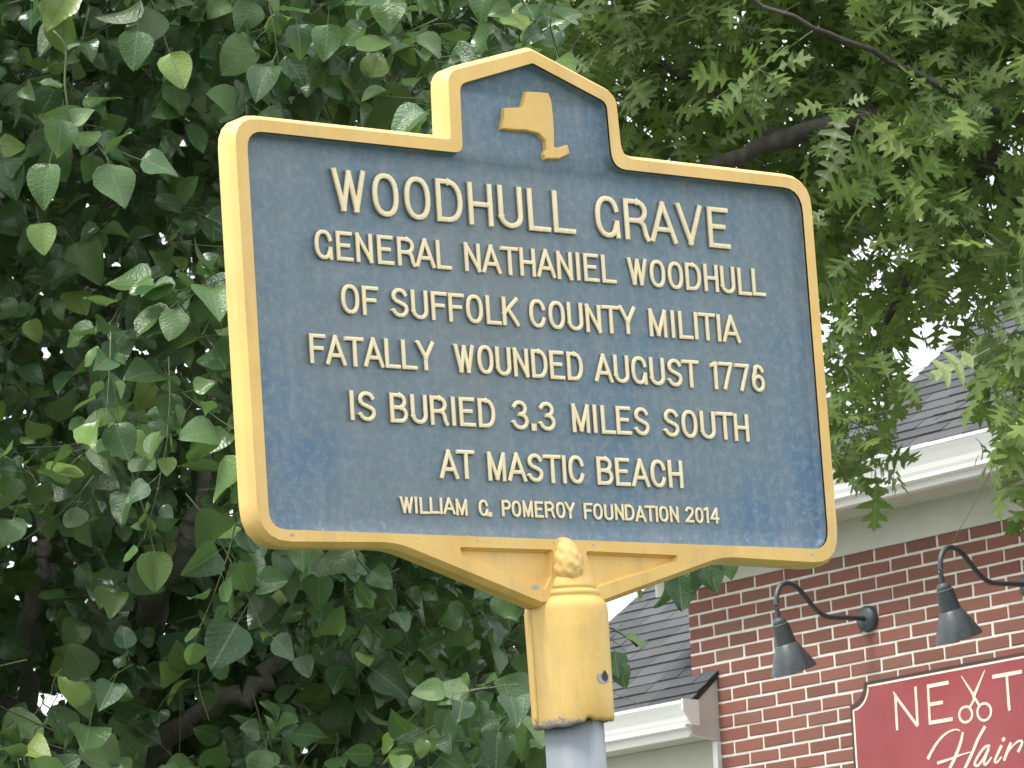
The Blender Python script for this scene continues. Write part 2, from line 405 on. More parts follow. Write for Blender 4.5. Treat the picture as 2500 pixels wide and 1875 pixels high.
GL = {
 'A': (.56, [[(0, 0), (.28, 1)], [(.28, 1), (.56, 0)], [(.10, .30), (.46, .30)]]),
 'B': (.48, [[(0, 0), (0, 1)], [(0, 1), (.26, 1)]+arc(.26, .76, .18, .24, 90, -90, 8)+[(0, .52)], [(0, .52), (.28, .52)]+arc(.28, .26, .20, .26, 90, -90, 8)+[(0, 0)]]),
 'C': (.46, [arc(.23, .5, .23, .5, 22, 338, 22, .86)]),
 'D': (.48, [[(0, 0), (0, 1)], [(0, 1), (.2, 1)]+arc(.2, .5, .28, .5, 90, -90, 12, .9)+[(0, 0)]]),
 'E': (.44, [[(0, 0), (0, 1)], [(0, 1), (.42, 1)], [(0, .53), (.34, .53)], [(0, 0), (.44, 0)]]),
 'F': (.42, [[(0, 0), (0, 1)], [(0, 1), (.42, 1)], [(0, .53), (.34, .53)]]),
 'G': (.47, [arc(.235, .5, .235, .5, 22, 318, 20, .86), [(.46, .36), (.47, 0)], [(.40, .13), (.46, .34)]]),
 'H': (.44, [[(0, 0), (0, 1)], [(.44, 0), (.44, 1)], [(0, .5), (.44, .5)]]),
 'I': (.0, [[(0, 0), (0, 1)]]),
 'K': (.46, [[(0, 0), (0, 1)], [(.44, 1), (0, .42)], [(.14, .60), (.46, 0)]]),
 'L': (.40, [[(0, 1), (0, 0)], [(0, 0), (.40, 0)]]),
 'M': (.52, [[(0, 0), (0, 1)], [(0, 1), (.26, .04)], [(.26, .04), (.52, 1)], [(.52, 1), (.52, 0)]]),
 'N': (.44, [[(0, 0), (0, 1)], [(0, 1), (.44, 0)], [(.44, 0), (.44, 1)]]),
 'O': (.46, [O(.46)]),
 'P': (.44, [[(0, 0), (0, 1)], [(0, 1), (.24, 1)]+arc(.24, .74, .20, .26, 90, -90, 8)+[(0, .48)]]),
 'R': (.50, [[(0, 0), (0, 1)], [(0, 1), (.25, 1)]+arc(.25, .74, .21, .26, 90, -90, 8)+[(0, .48)], arc(.26, .26, .17, .22, 80, 10, 5)+[(.46, .10), (.50, 0)]]),
 'S': (.44, [arc(.22, .75, .20, .25, 20, 200, 9)+[(.10, .57), (.22, .51), (.36, .43)]+arc(.22, .26, .22, .26, 25, -160, 9)]),
 'T': (.50, [[(0, 1), (.5, 1)], [(.25, 1), (.25, 0)]]),
 'U': (.44, [[(0, 1), (0, .26)]+arc(.22, .26, .22, .26, 180, 360, 10)+[(.44, 1)]]),
 'V': (.54, [[(0, 1), (.27, 0)], [(.27, 0), (.54, 1)]]),
 'W': (.62, [[(0, 1), (.17, .03)], [(.17, .03), (.31, .97)], [(.31, .97), (.45, .03)], [(.45, .03), (.62, 1)]]),
 'Y': (.50, [[(0, 1), (.25, .42)], [(.5, 1), (.25, .42)], [(.25, .42), (.25, 0)]]),
 '.': (.0, [[(0, .0), (0, .07)]]),
 '0': (.40, [O(.40)]),
 '1': (.14, [[(.14, 0), (.14, 1)], [(.14, 1), (0, .93)]]),
 '2': (.42, [arc(.21, .74, .20, .26, 165, -20, 9)+[(.33, .5), (0, .02)], [(0, 0), (.42, 0)]]),
 '3': (.44, [arc(.21, .76, .19, .24, 160, -70, 9)+[(.24, .53)], [(.24, .53)]+arc(.22, .26, .22, .27, 70, -165, 10)]),
 '4': (.44, [[(.34, 0), (.34, 1)], [(.34, 1), (0, .30)], [(0, .28), (.44, .28)]]),
 '6': (.42, [('C', arc(.21, .29, .20, .29, 0, 360, 18)[:-1]), arc(.22, .60, .21, .40, 35, 120, 5)+arc(.30, .45, .29, .4, 140, 190, 4)]),
 '7': (.44, [[(0, 1), (.44, 1)], [(.44, 1), (.16, 0)]]),
}
lines = [(-.08638, .0515, .0066, .0060, [("WOODHULL", -.3056, .0463), ("GRAVE", .0759, .2846)]),
 (-.14187, .0345, .0050, .0048, [("GENERAL", -.3303, -.1413), ("NATHANIEL", -.1225, .1013), ("WOODHULL", .1194, .3368)]),
 (-.20255, .0345, .0050, .0048, [("OF", -.2995, -.2476), ("SUFFOLK", -.2302, -.0486), ("COUNTY", -.0331, .1267), ("MILITIA", .1475, .2900)]),
 (-.26176, .0345, .0050, .0048, [("FATALLY", -.3461, -.1739), ("WOUNDED", -.1463, .0410), ("AUGUST", .0579, .2197), ("1776", .2373, .3240)]),
 (-.32367, .0345, .0050, .0048, [("IS", -.2951, -.2609), ("BURIED", -.2405, -.0928), ("3.3", -.0697, -.0051), ("MILES", .0197, .1355), ("SOUTH", .1587, .2924)]),
 (-.38474, .0340, .0050, .0048, [("AT", -.1771, -.1269), ("MASTIC", -.1077, .0327), ("BEACH", .0516, .1820)]),
 (-.42586, .0195, .0034, .0034, [("WILLIAM", -.2369, -.1388), ("G.", -.1243, -.1056), ("POMEROY", -.0918, .0156), ("FOUNDATION", .0287, .1716), ("2014", .1825, .2348)])]
for zb, h, sw, dp, words in lines:
    for txt, x0, x1 in words:
        wsum = sum(GL[c_][0] for c_ in txt)*h
        gaps = []
        for a_, b_ in zip(txt, txt[1:]):
            g_ = .235
            if a_+b_ in ('AV', 'VA', 'AT', 'TA', 'FA', 'LY', 'RA', 'TY'): g_ = .12
            elif a_ in 'LTYFA' or b_ in 'TYVA': g_ = .18
            elif a_ in 'IMN' and b_ in 'IMNLEH': g_ = .28
            gaps.append(g_*h)
        tot = x1-x0-sw; sc_ = tot/max(1e-6, wsum+sum(gaps))
        sc_ = min(sc_, 1.25); x = x0+sw/2+(tot-(wsum+sum(gaps))*sc_)/2
        for i, ch in enumerate(txt):
            gw, strokes = GL[ch]; mb = MB()
            jx, jz = rng.normal(0, .0003), rng.normal(0, .0003)
            for q, st in enumerate(strokes):
                cl = isinstance(st, tuple); pts = st[1] if cl else st
                hh = h-sw
                P = [((p[0]*h*sc_)+jx, p[1]*hh+sw/2+jz) for p in pts]
                if len(P) == 2: # a subdivided straight bar
                    P = [tuple(np.array(P[0])*(1-t)+np.array(P[1])*t) for t in (0, .5, 1)]
                stroke(mb, P, sw*(1.5 if ch == '.' else 1), dp*(1-.03*q), .0006, cl)
            o = mb.build('letter', M_letter, marker, False); o.data.materials.append(M_side)
            for fi in mb.side: o.data.polygons[fi].material_index = 1
            o.location = (x, 0, zb)
            x += (gw*h+(gaps[i] if i < len(gaps) else 0))*sc_
# ---- raised outline of the state
em = [(-.0176, .0812), (0, .0822), (.0155, .0825), (.0190, .0743), (.0204, .0518), (.0198, .0315), (.0186, .0175), (.0249, .0166), (.0393, .0215), (.0416, .0115), (.0252, .0039), (.0042, .0018), (.0027, .0073), (.0072, .0135), (.0061, .0235), (-.0029, .0316), (-.022, .0339), (-.0413, .0325), (-.0574, .0327), (-.0539, .0447), (-.052, .0578), (-.0252, .0613)][::-1]
em = [np.array(p) for p in em]
lo = offset(em, .0012); mb = MB(); k = len(em)
mb.v += [(p[0], .0004, p[1]) for p in lo]+[(p[0], -.0050, p[1]) for p in em]+[(p[0], -.0060, p[1]) for p in offset(em, -.0012)]
for r_ in (0, 1):
    for i in range(k):
        j = (i+1) % k; mb.f.append((r_*k+i, r_*k+j, (r_+1)*k+j, (r_+1)*k+i))
mb.f += [tuple(2*k+i for i in t) for t in tessellate_polygon([[Vector((p[0], p[1], 0)) for p in offset(em, -.0012)]])]
e_ = mb.build('state_emblem', M_frame, marker); e_['label'] = 'raised yellow outline map of the state in the crest'
# ---- pine cone boss
v = []; f = []; nu, nv = 40, 30
for j in range(nv+1):
    ph = math.pi*j/nv
    for i in range(nu):
        th = 2*math.pi*i/nu
        sc1 = .5+.5*math.sin(8*th+j*math.pi*.5)*math.sin(j*math.pi*.5*1.0+.4)
        lump = 1+.10*abs(math.sin(5*th+7*ph))*abs(math.sin(6*ph-2*th))*math.sin(ph)+.045*math.sin(11*th-9*ph)*math.sin(ph)
        r = math.sin(ph)**.8*(1+.18*math.cos(ph)*-1)
        v.append((0.0185*r*math.cos(th)*lump, .024*r*math.sin(th)*lump, .0285*math.cos(ph)))
for j in range(nv):
    for i in range(nu):
        i2 = (i+1) % nu; f.append((j*nu+i, (j+1)*nu+i, (j+1)*nu+i2, j*nu+i2))
o = obj('pine_cone_boss', mesh('pine_cone_boss', v, f, M_cone, True), marker, (-.0100, -.006, -.4770)); o['label'] = 'lumpy cast pine cone with flaking yellow paint'
# ---- sleeve
SY = .006; SXC = -.0020; seg = 64
prof = [(.000, -.489), (.022, -.4895), (.0355, -.4925), (.0420, -.498), (.0450, -.5050), (.0455, -.5075), (.0440, -.5085), (.0440, -.5095), (.0485, -.5105), (.0505, -.5130), (.0505, -.5160), (.0490, -.5175), (.0500, -.5190), (.0545, -.5225), (.0585, -.5275), (.0600, -.534), (.0598, -.56), (.0592, -.60), (.0588, -.64), (.0588, -.6595)]
v = []; f = []
def zb_(th):   # ragged lower rim with one broken notch in front
    d = (th-R_(-105)+math.pi) % (2*math.pi)-math.pi
    return .0075*math.exp(-(d/.09)**2)+.0012*math.sin(3*th)+.0008*math.sin(11*th)
full = [(r*.81, z_) for r, z_ in prof+[(.0575, -.6635), (.0520, -.6645), (.0470, -.655)]]
for pi_, (r, z_) in enumerate(full):
    for k in range(seg):
        th = 2*math.pi*k/seg; dz = zb_(th)+.085*r*math.cos(th) if pi_ >= 18 else 0
        v.append((r*math.cos(th)*1.0, r*math.sin(th), z_+dz))
for i in range(len(full)-1):
    for k in range(seg):
        k2 = (k+1) % seg; f.append((i*seg+k, (i+1)*seg+k, (i+1)*seg+k2, i*seg+k2))
sleeve = obj('sleeve', mesh('sleeve', v, f, M_sleeve, True), marker, (SXC, SY, 0)); sleeve['label'] = 'yellow cast sleeve with a notched lower rim'
for s_ in (-1, 1):
    mb = MB(); xs = SXC+s_*.0472
    prof_r = [(-.5305, .4), (-.537, 1), (-.56, 1.05), (-.655, 1.05), (-.6595, .6)]
    vv = []
    for z_, q in prof_r:
        a_ = .0028*q
        vv += [(xs-s_*.003, SY+.0030, z_), (xs+s_*a_*.6, SY+.0035, z_), (xs+s_*a_, SY+.0045, z_), (xs+s_*a_, SY+.009, z_), (xs+s_*a_*.6, SY+.010, z_), (xs-s_*.003, SY+.010, z_)]
    ff = []
    for i in range(len(prof_r)-1):
        for q in range(6): ff.append((i*6+q, i*6+(q+1) % 6, (i+1)*6+(q+1) % 6, (i+1)*6+q))
    ff += [(0, 1, 2, 3, 4, 5), tuple(24+i for i in range(6))]
    me = mesh('seam_rib', vv, ff, M_sleeve); bm = bmesh.new(); bm.from_mesh(me); bmesh.ops.recalc_face_normals(bm, faces=bm.faces); bm.to_mesh(me); bm.free()
    obj('seam_rib', me, marker)
# set screw hole: recess shade painted as a flat dark disc, broken paint edge
def sleeve_pt(x, z_, dr=0.):    # a point on the front of the sleeve
    r = .0482+dr; xx = x-SXC; return Vector((x, SY-math.sqrt(max(1e-8, r*r-xx*xx)), z_))
hx, hz = .0105, -.6137
def sdisc(name, mat, outline, dr):
    pts = [sleeve_pt(hx+a, hz+b_, dr) for a, b_ in outline]
    c_ = sleeve_pt(hx+sum(a for a, _ in outline)/len(outline), hz+sum(b_ for _, b_ in outline)/len(outline), dr)
    vv = [c_]+pts; ff = [(0, 1+(i+1) % len(pts), 1+i) for i in range(len(pts))]
    return obj(name, mesh(name, vv, ff, mat), marker)
sdisc('paint_chip', M_chip, [(-.0125, .000), (-.0085, -.0065), (-.001, -.0075), (.009, -.0055), (.0105, .003), (.004, .0055), (-.004, .0035), (-.009, .004)], .0004)
sdisc('screw_hole_shade', M_dark, [(-.0048, .0015), (-.0035, -.003), (.0015, -.0050), (.0060, -.003), (.0068, .001), (.004, .0055), (.0005, .0080), (-.0025, .0045)], .0009)
g9 = np.random.default_rng(4)
for cx_, cz_, r_ in ((-.0590, -.5075, .0060), (-.0281, -.4560, .0022), (.0292, -.4575, .0024), (-.1375, -.4560, .0024), (-.1271, -.4570, .0016), (-.2200, -.4555, .0018), (.3700, -.4610, .0030), (-.3900, -.4560, .0035), (.1900, -.4600, .0016)):
    pts = [(cx_+r_*g9.uniform(.5, 1.1)*math.cos(a), cz_+.6*r_*g9.uniform(.5, 1.1)*math.sin(a)) for a in np.linspace(0, 6.283, 9)[:-1]]
    vv = [(p[0], YF-.0002, p[1]) for p in pts]
    obj('paint_chip', mesh('paint_chip', vv, [tuple(range(8))], M_chip), marker)
# ---- pole down to the ground
v, f = lathe([(.0345, -2.86), (.0345, -1.8), (.0345, -1.0), (.0345, -.60), (.001, -.60)], 40)
pole = obj('pole', mesh('pole', v, f, M_galv, True), marker, (-.0015, SY, 0)); pole['label'] = 'galvanised grey steel pole'

# ================================================================== the brick building
YAW = R_(47.05)
OB = Vector((1.588, 17.844, 4.764))
U = Vector((math.cos(YAW), -math.sin(YAW), 0)); NN = Vector((-math.sin(YAW), -math.cos(YAW), 0)); Z = Vector((0, 0, 1))
BMx = Matrix((U, -NN, Z)).transposed().to_4x4(); BMx.translation = OB     # local: x along the wall, y into the wall, z up
bld = empty('brick_building', BMx)
tag(bld, 'red brick shop building with white gutters and grey shingle roofs', 'building')
GZ = -OB.z
def blk(name, mat, u0, u1, n0, n1, z0, z1, parent=bld, label=None):   # n = distance out of the wall plane
    o = MB().box(u0, u1, -n1, -n0, z0, z1).build(name, mat, parent)
    if label: o['label'] = label
    return o
UC = -1.087
blk('wall', M_mortar, UC+.004, 6.5, -6.0, -.0030, GZ, .20, label='mortar bed and core of the brick wall')
# bricks
LB, HB, J = .2024, .0677, .0120
def brick_mesh(L, seed):
    r = random.Random(seed); h = HB-J; c_ = .0028
    j = lambda a=.0019: r.uniform(-a, a)
    fr = [(0+c_+j(), -.0010, c_+j()), (L-c_+j(), -.0010, c_+j()), (L-c_+j(), -.0010, h-c_+j()), (c_+j(), -.0010, h-c_+j())]
    md = [(j(), .0025, j()), (L+j(), .0025, j()), (L+j(), .0025, h+j()), (j(), .0025, h+j())]
    bk = [(0, .02, 0), (L, .02, 0), (L, .02, h), (0, .02, h)]
    f = [(0, 1, 2, 3)]
    for a in (0, 4):
        for i in range(4): k_ = (i+1) % 4; f.append((a+i, a+4+i, a+4+k_, a+k_))
    return fr+md+bk, f
BM_full = [mesh('brick', *brick_mesh(LB-J, s_), M_brick) for s_ in range(8)]
cands = []
nrow = int((.0677-GZ)/HB)
for row in range(-1, nrow):
    zz = -row*HB-HB            # bottom of this course, row 0 is the one under the frieze -> z 0..HB
    zz = -row*HB if row >= 0 else None
    if zz is None: continue
    off = 0 if row % 2 == 0 else -.5
    i = -7
    while True:
        u0 = (i+off)*LB; u1 = u0+LB
        i += 1
        if u1 < UC+.03: continue
        if u0 > 6.4: break
        a, b_ = max(u0, UC), u1
        cands.append((a, b_, zz, row))
vis = []; far = []
for a, b_, zz, row in cands:
    P = OB+U*((a+b_)/2)+Z*(zz+.03); x, y, d = project(np.array(P))
    if x < 2560 and y < 1930 and x > 1600: vis.append((a, b_, zz))
    else: far.append((a, b_, zz))
vis = vis[:300] if len(vis) <= 300 else vis
if len(vis) > 300: far += vis[300:]; vis = vis[:300]
cut = {}
for a, b_, zz in vis:
    L = b_-a-J
    if L > LB-J-.004: me = random.choice(BM_full)
    else:
        key = round(L, 3)
        if key not in cut: cut[key] = mesh('brick', *brick_mesh(L, int(key*1000)), M_brick)
        me = cut[key]
    o = obj('brick', me, bld, (a+J/2+random.uniform(-.0012, .0012), random.uniform(-.0015, .0012), zz+J/2+random.uniform(-.0010, .0010)))
    o.rotation_euler.y = random.uniform(-.004, .004)
mb = MB()
for a, b_, zz in far:
    v, f = brick_mesh(b_-a-J, int(a*997+zz*313)); mb.add([(p[0]+a+J/2, p[1], p[2]+zz+J/2) for p in v], f)
o = mb.build('brickwork', M_brick, bld); o['kind'] = 'stuff'
pv = MB().add([(-4, -5.5, .012), (7, -5.5, .012), (7, -.0, .012), (-4, -.0, .012)], [(0, 1, 2, 3)]).build('bounce_sheet', M_concrete)  # unseen sheet, added so the lawn throws less green light on the trim
pv.matrix_world = BMx @ Matrix.Translation((0, 0, GZ)); tag(pv, 'unseen pale concrete sheet added to reduce green bounce light on the shop trim', kind='structure')
# frieze, soffit, fascia, gutter of the main eave
UE = -1.30
blk('frieze_board', M_cream, UE, 6.5, -.05, .012, .0677-.006, .236)
blk('soffit', M_cream, UE, 6.5, .012, .285, .236, .252)
blk('fascia_board', M_shell, UE, 6.5, .262, .286, .224, .262)
blk('fascia_board', M_white, UE, 6.5, .2865, .300, .228, .40)
def gutter(u0, u1, n0, z0, h, d, parent=bld, name='gutter'):
    # K-profile: (n, z)
    p = [(n0, z0+h), (n0, z0), (n0+d*.45, z0), (n0+d*.55, z0+h*.16), (n0+d*.62, z0+h*.34), (n0+d*.80, z0+h*.62), (n0+d*.93, z0+h*.80), (n0+d*.93, z0+h*.86), (n0+d, z0+h*.87), (n0+d, z0+h), (n0+d*.9, z0+h)]
    v = [(u0, -a, b_) for a, b_ in p]+[(u1, -a, b_) for a, b_ in p]; k = len(p)
    f = [(i, i+1, k+i+1, k+i) for i in range(k-1)]
    # inner trough and end cap
    f += [tuple(range(k)), tuple(k+i for i in range(k))[::-1]]
    return obj(name, mesh(name, v, f, M_white), parent)
gutter(UE, 6.5, .3005, .275, .135, .105)
# drip lip under the gutter, the bright line
blk('drip_edge', M_white, UE, 6.5, .3005, .352, .262, .2745)
# ---- roofs: underlay plane and shingles
def roof(n_e, z_e, slope, poly, expo, seed, want, name):
    # poly in (u, s): s is the distance up the slope from the eave
    L = math.sqrt(1+slope*slope); dn, dz = -1/L, slope/L
    rr = random.Random(seed)
    def P(u, s_, lift=0.): # local coordinates
        n_ = n_e+dn*s_; z_ = z_e+dz*s_; nx, nz = slope/L, 1/L
        return (u, -(n_+nx*lift), z_+nz*lift)
    v = [P(u, s_, -.004) for u, s_ in poly]+[P(u, s_, -.03) for u, s_ in poly]; k = len(poly)
    f = [tuple(range(k)), tuple(k+i for i in range(k))[::-1]]+[(i, (i+1) % k, k+(i+1) % k, k+i) for i in range(k)]
    me = mesh('roof', v, f, M_under)
    rf = obj('roof', me, bld); rf['label'] = name
    def span(s_):
        xs = []
        for i in range(k):
            (u0, s0), (u1, s1) = poly[i], poly[(i+1) % k]
            if (s0-s_)*(s1-s_) < 0: xs.append(u0+(u1-u0)*(s_-s0)/(s1-s0))
        return (min(xs), max(xs)) if len(xs) >= 2 else None
    smax = max(p[1] for p in poly); items = []; row = 0; s0 = 0.0
    while s0 < smax-.01:
        sp = span(s0+expo*.5)
        if sp:
            u = sp[0]-.02-rr.uniform(0, .12)
            while u < sp[1]:
                wdt = rr.choice([.14, .17, .20, .24]); a, b_ = max(u, sp[0]-.012), min(u+wdt, sp[1]+.012)
                if b_-a > .02:
                    t = rr.uniform(.005, .010); top = min(s0+expo*1.25, smax)
                    st = s0-rr.uniform(0, .003)
                    vv = [P(a+.0012, st, .001), P(b_-.0012, st, .001), P(b_-.0012, st, t+.003), P(a+.0012, st, t+.003),
                          P(b_-.0012, top, .0015), P(a+.0012, top, .0015)]
                    c_ = (Vector(vv[2])+Vector(vv[5]))/2
                    items.append((vv, BMx @ c_))
                u += wdt
        s0 += expo; row += 1
    FF = [(0, 1, 2, 3), (3, 2, 4, 5), (0, 3, 5), (1, 4, 2)]
    vis, rest = [], []
    for vv, c_ in items:
        x, y, d = project(np.array(c_)); (vis if (-60 < x < 2560 and -60 < y < 1930) else rest).append((d, vv))
    vis.sort(key=lambda a: a[0]); rest += vis[want:]; vis = vis[:want]
    for d, vv in vis:
        o0 = Vector(vv[0]); obj('shingle', mesh('shingle', [Vector(q)-o0 for q in vv], FF, M_shingle), rf, o0)
    mb = MB()
    for d, vv in rest: mb.add(vv, FF)
    if mb.v:
        o = mb.build('shingle_cover', M_shingle, rf); o['kind'] = 'stuff'
    return P
roof(.40, .405, .75, [(-.55, 0), (6.5, 0), (6.5, 3.6), (.34, 3.6), (.29, 1.5), (.27, .65)], .105, 3, 290, 'weathered grey shingle main roof')
# the wing on the left
WS = .80
roof(.235, -.565, WS, [(-2.50, 0), (-.90, 0), (-.90, .30), (UC-.002, .31), (UC-.002, 1.9), (-2.20, 1.9)], .100, 5, 290, 'dark grey shingle roof of the low wing')
def prism(name, mat, u0, u1, pts, parent=bld):
    k = len(pts); v = [(u0, -a, b_) for a, b_ in pts]+[(u1, -a, b_) for a, b_ in pts]
    f = [tuple(range(k)), tuple(k+i for i in range(k))[::-1]]+[(i, (i+1) % k, k+(i+1) % k, k+i) for i in range(k)]
    me = mesh(name, v, f, mat); bm = bmesh.new(); bm.from_mesh(me); bmesh.ops.recalc_face_normals(bm, faces=bm.faces); bm.to_mesh(me); bm.free()
    return obj(name, me, parent)
prism('eave_end_board', M_shell, -.925, -.905, [(.0, -.385), (.202, -.553), (.202, -.712), (.0, -.735)])
prism('eave_box', M_cream, -2.48, -.926, [(.0, -.42), (.180, -.575), (.180, -.705), (.0, -.722)])
blk('fascia_board', M_white, -2.48, -.926, .181, .200, -.72, -.562)
gutter(-2.48, -.86, .2015, -.665, .115, .10)
blk('drip_edge', M_white, -2.48, -.90, .2015, .255, -.678, -.6655)
prism('gutter_end_cap', M_white, -.8595, -.852, [(.196, -.545), (.31, -.545), (.31, -.60), (.255, -.672), (.196, -.672)])
blk('wing_wall', M_cream, -2.48, -.935, -3.5, .022, GZ, -.7225, label='cream rendered wall of the low wing')
blk('corner_board', M_white, -.934, -.902, .0, .030, GZ, -.736)
blk('wing_side_wall', M_cream, -2.46, UC-.006, -1.55, -.03, -.7220, -.45)
# porch beam and post further left, glimpsed under the pear tree
blk('porch_beam', M_cream, -3.30, -2.49, -.05, .10, -.86, -.70)
blk('porch_column', M_cream, -3.28, -3.14, -.02, .08, GZ, -.8605)

# ---- gooseneck lamps
def make_lamp():
    lamp = empty('gooseneck_lamp')
    v, f = lathe([(0, .034), (.030, .034), (.052, .028), (.064, .014), (.066, 0)], 24)
    v = [(x, -z_, y) for x, y, z_ in v]
    me = mesh('wall_plate', v, f, M_black, True); bm = bmesh.new(); bm.from_mesh(me); bmesh.ops.recalc_face_normals(bm, faces=bm.faces); bm.to_mesh(me); bm.free()
    obj('wall_plate', me, lamp)
    pr = [(.02, .0), (.12, -.004), (.22, -.012), (.30, -.012), (.365, .012), (.425, .058), (.475, .100), (.520, .122), (.568, .126), (.610, .108), (.636, .066), (.644, .012), (.640, -.030), (.634, -.062)]
    cp = catmull([(0, -a, b_) for a, b_ in pr], 4)
    v, f = tube(cp, .0125, 10); obj('arm', mesh('arm', v, f, M_black, True), lamp)
    # shade, its axis tilted towards the wall
    prof = [(.012, .012), (.022, .010), (.030, 0), (.034, -.010), (.0345, -.018), (.041, -.022), (.0445, -.060), (.0490, -.112), (.0495, -.118), (.056, -.124), (.082, -.178), (.109, -.240), (.112, -.252), (.1095, -.252), (.105, -.238), (.078, -.180), (.052, -.130), (.030, -.110), (.001, -.105)]
    v, f = lathe(prof, 36); me = mesh('shade', v, f, M_black, True)
    bm = bmesh.new(); bm.from_mesh(me); bmesh.ops.recalc_face_normals(bm, faces=bm.faces); bm.to_mesh(me); bm.free()
    me.set_sharp_from_angle(angle=R_(22))
    sh = obj('shade', me, lamp, (0, -.634, -.058)); sh.rotation_euler = (R_(20), 0, 0)
    return lamp
lamp = make_lamp()
def copy_tree(o, parent=None):
    c_ = o.copy(); COL.objects.link(c_); c_.parent = parent
    for ch in [q for q in o.children]: copy_tree(ch, c_)
    return c_
lamp2 = copy_tree(lamp)
for l_, u_, lab in ((lamp, .140, 'black gooseneck wall lamp whose round wall plate shows fully, left of the red sign corner'), (lamp2, 1.170, 'black gooseneck wall lamp hanging above the lettering of the red sign')):
    l_.matrix_world = BMx @ Matrix.Translation((u_, -.003, -.272))
    tag(l_, lab, 'wall lamp', 'gooseneck lamps over the shop sign')

# ---- shop sign
shop = empty('shop_sign', BMx @ Matrix.Translation((0, -.004, 0)))
tag(shop, 'dark red hair shop sign with cream border line and lettering on the brick wall', 'shop sign')
def notch(u0, u1, z0, z1, r, seg=10):
    pts = []
    for (cx, cz, a0) in ((u1, z1, 270), (u0, z1, 0), (u0, z0, 90), (u1, z0, 180)):
        # concave quarter round at each corner, going counter-clockwise
        arcp = [(cx+r*math.cos(R_(a0-90*i/seg)), cz+r*math.sin(R_(a0-90*i/seg))) for i in range(seg+1)]
        pts.append(arcp)
    return [np.array(p) for a in pts for p in a]
su0, su1, sz0, sz1 = .018, 2.30, -1.62, -.583
ol = notch(su0, su1, sz0, sz1, .098)
def slab(name, pts, y0, y1, mat, parent):
    k = len(pts); v = [(p[0], y0, p[1]) for p in pts]+[(p[0], y1, p[1]) for p in pts]
    f = [tuple(t) for t in tessellate_polygon([[Vector((p[0], p[1], 0)) for p in pts]])]+[(i, (i+1) % k, k+(i+1) % k, k+i) for i in range(k)]
    me = mesh(name, v, f, mat); bm = bmesh.new(); bm.from_mesh(me); bmesh.ops.recalc_face_normals(bm, faces=bm.faces); bm.to_mesh(me); bm.free()
    return obj(name, me, parent)
slab('board', ol, -.034, .0, M_board, shop)
il = notch(su0+.017, su1-.017, sz0+.017, sz1-.017, .104)
slab('face', il, -.0362, -.0345, M_red, shop)
def strip(name, pts, wd, y, mat, parent, closed=False, wf=None, h=.0016):
    mb = MB(); P = [np.array(p, float) for p in pts]; n = len(P); rows = []
    for i in range(n):
        a = P[i-1] if (closed or i > 0) else P[0]; c_ = P[(i+1) % n] if (closed or i < n-1) else P[-1]
        t = (c_-a)/np.linalg.norm(c_-a); nn_ = np.array([-t[1], t[0]])*wd*.5*(wf[i] if wf is not None else 1)
        rows.append([(P[i][0]+nn_[0], y, P[i][1]+nn_[1]), (P[i][0]+nn_[0], y-h, P[i][1]+nn_[1]), (P[i][0]-nn_[0], y-h, P[i][1]-nn_[1]), (P[i][0]-nn_[0], y, P[i][1]-nn_[1])])
    for r in rows: mb.v += r
    for i in range(n if closed else n-1):
        j = (i+1) % n
        for q in range(3): mb.f.append((i*4+q, i*4+q+1, j*4+q+1, j*4+q))
    if not closed: mb.f += [(0, 1, 2, 3), tuple((n-1)*4+q for q in range(4))]
    return mb
bl = notch(su0+.0225, su1-.0225, sz0+.0225, sz1-.0225, .104)
strip('b', bl, .0085, -.0362, M_line, shop, True).build('border_line', M_line, shop)
def sletter(name, strokes, wd=.015, lab=None):
    mb = MB()
    for q, st in enumerate(strokes):
        pts, wf = st if isinstance(st, tuple) else (st, None)
        closed = False
        if wf == 'C': closed = True; wf = None
        if callable(wf): wf = [wf(i/(len(pts)-1)) for i in range(len(pts))]
        s_ = strip('x', pts, wd, -.0362, None, None, closed, wf, .0020+.0003*q); mb.add(s_.v, s_.f)
    o = mb.build(name, M_gold, shop)
    if lab: o['label'] = lab
    return o
z_t, z_b = -.655, -.842
def line(a, b_, n=6): return [np.array(a)*(1-i/n)+np.array(b_)*i/n for i in range(n+1)]
sletter('letter', [(line((.317, -.668), (.314, z_b)), None), (line((.322, -.684), (.444, z_b+.002)), None), (line((.448, -.650), (.445, z_b+.002)), None), (line((.306, -.655), (.322, -.684)), lambda t: .3+.6*t)], .0125)
sletter('letter', [(line((.526, -.655), (.522, z_b)), None), (line((.520, -.660), (.655, -.660)), lambda t: 1.45), (line((.526, -.748), (.612, -.748)), lambda t: 1.4), (line((.518, -.835), (.665, -.835)), lambda t: 1.45)], .0115)
ring_l = arc(.747, -.825, .040, .037, 0, 360, 20)[:-1]; ring_r = arc(.861, -.828, .042, .040, 0, 360, 20)[:-1]
sletter('scissors', [(line((.736, -.640), (.808, -.748)), lambda t: .25+1.0*t), (line((.882, -.634), (.802, -.750)), lambda t: .35+1.2*t), (ring_l, 'C'), (ring_r, 'C'),
         (catmull([(.806, -.745), (.802, -.765), (.785, -.785), (.772, -.800)], 4), None), (catmull([(.802, -.745), (.816, -.765), (.826, -.780), (.834, -.796)], 4), None)], .0105, 'pair of open scissors standing in for the letter X')
sletter('letter', [(line((.925, -.672), (1.103, -.672)), lambda t: 1.35), (line((1.012, -.672), (1.012, z_b)), lambda t: .95+.25*t)], .0125)
fat = lambda t: .55+.75*math.sin(math.pi*min(1, max(0, t)))
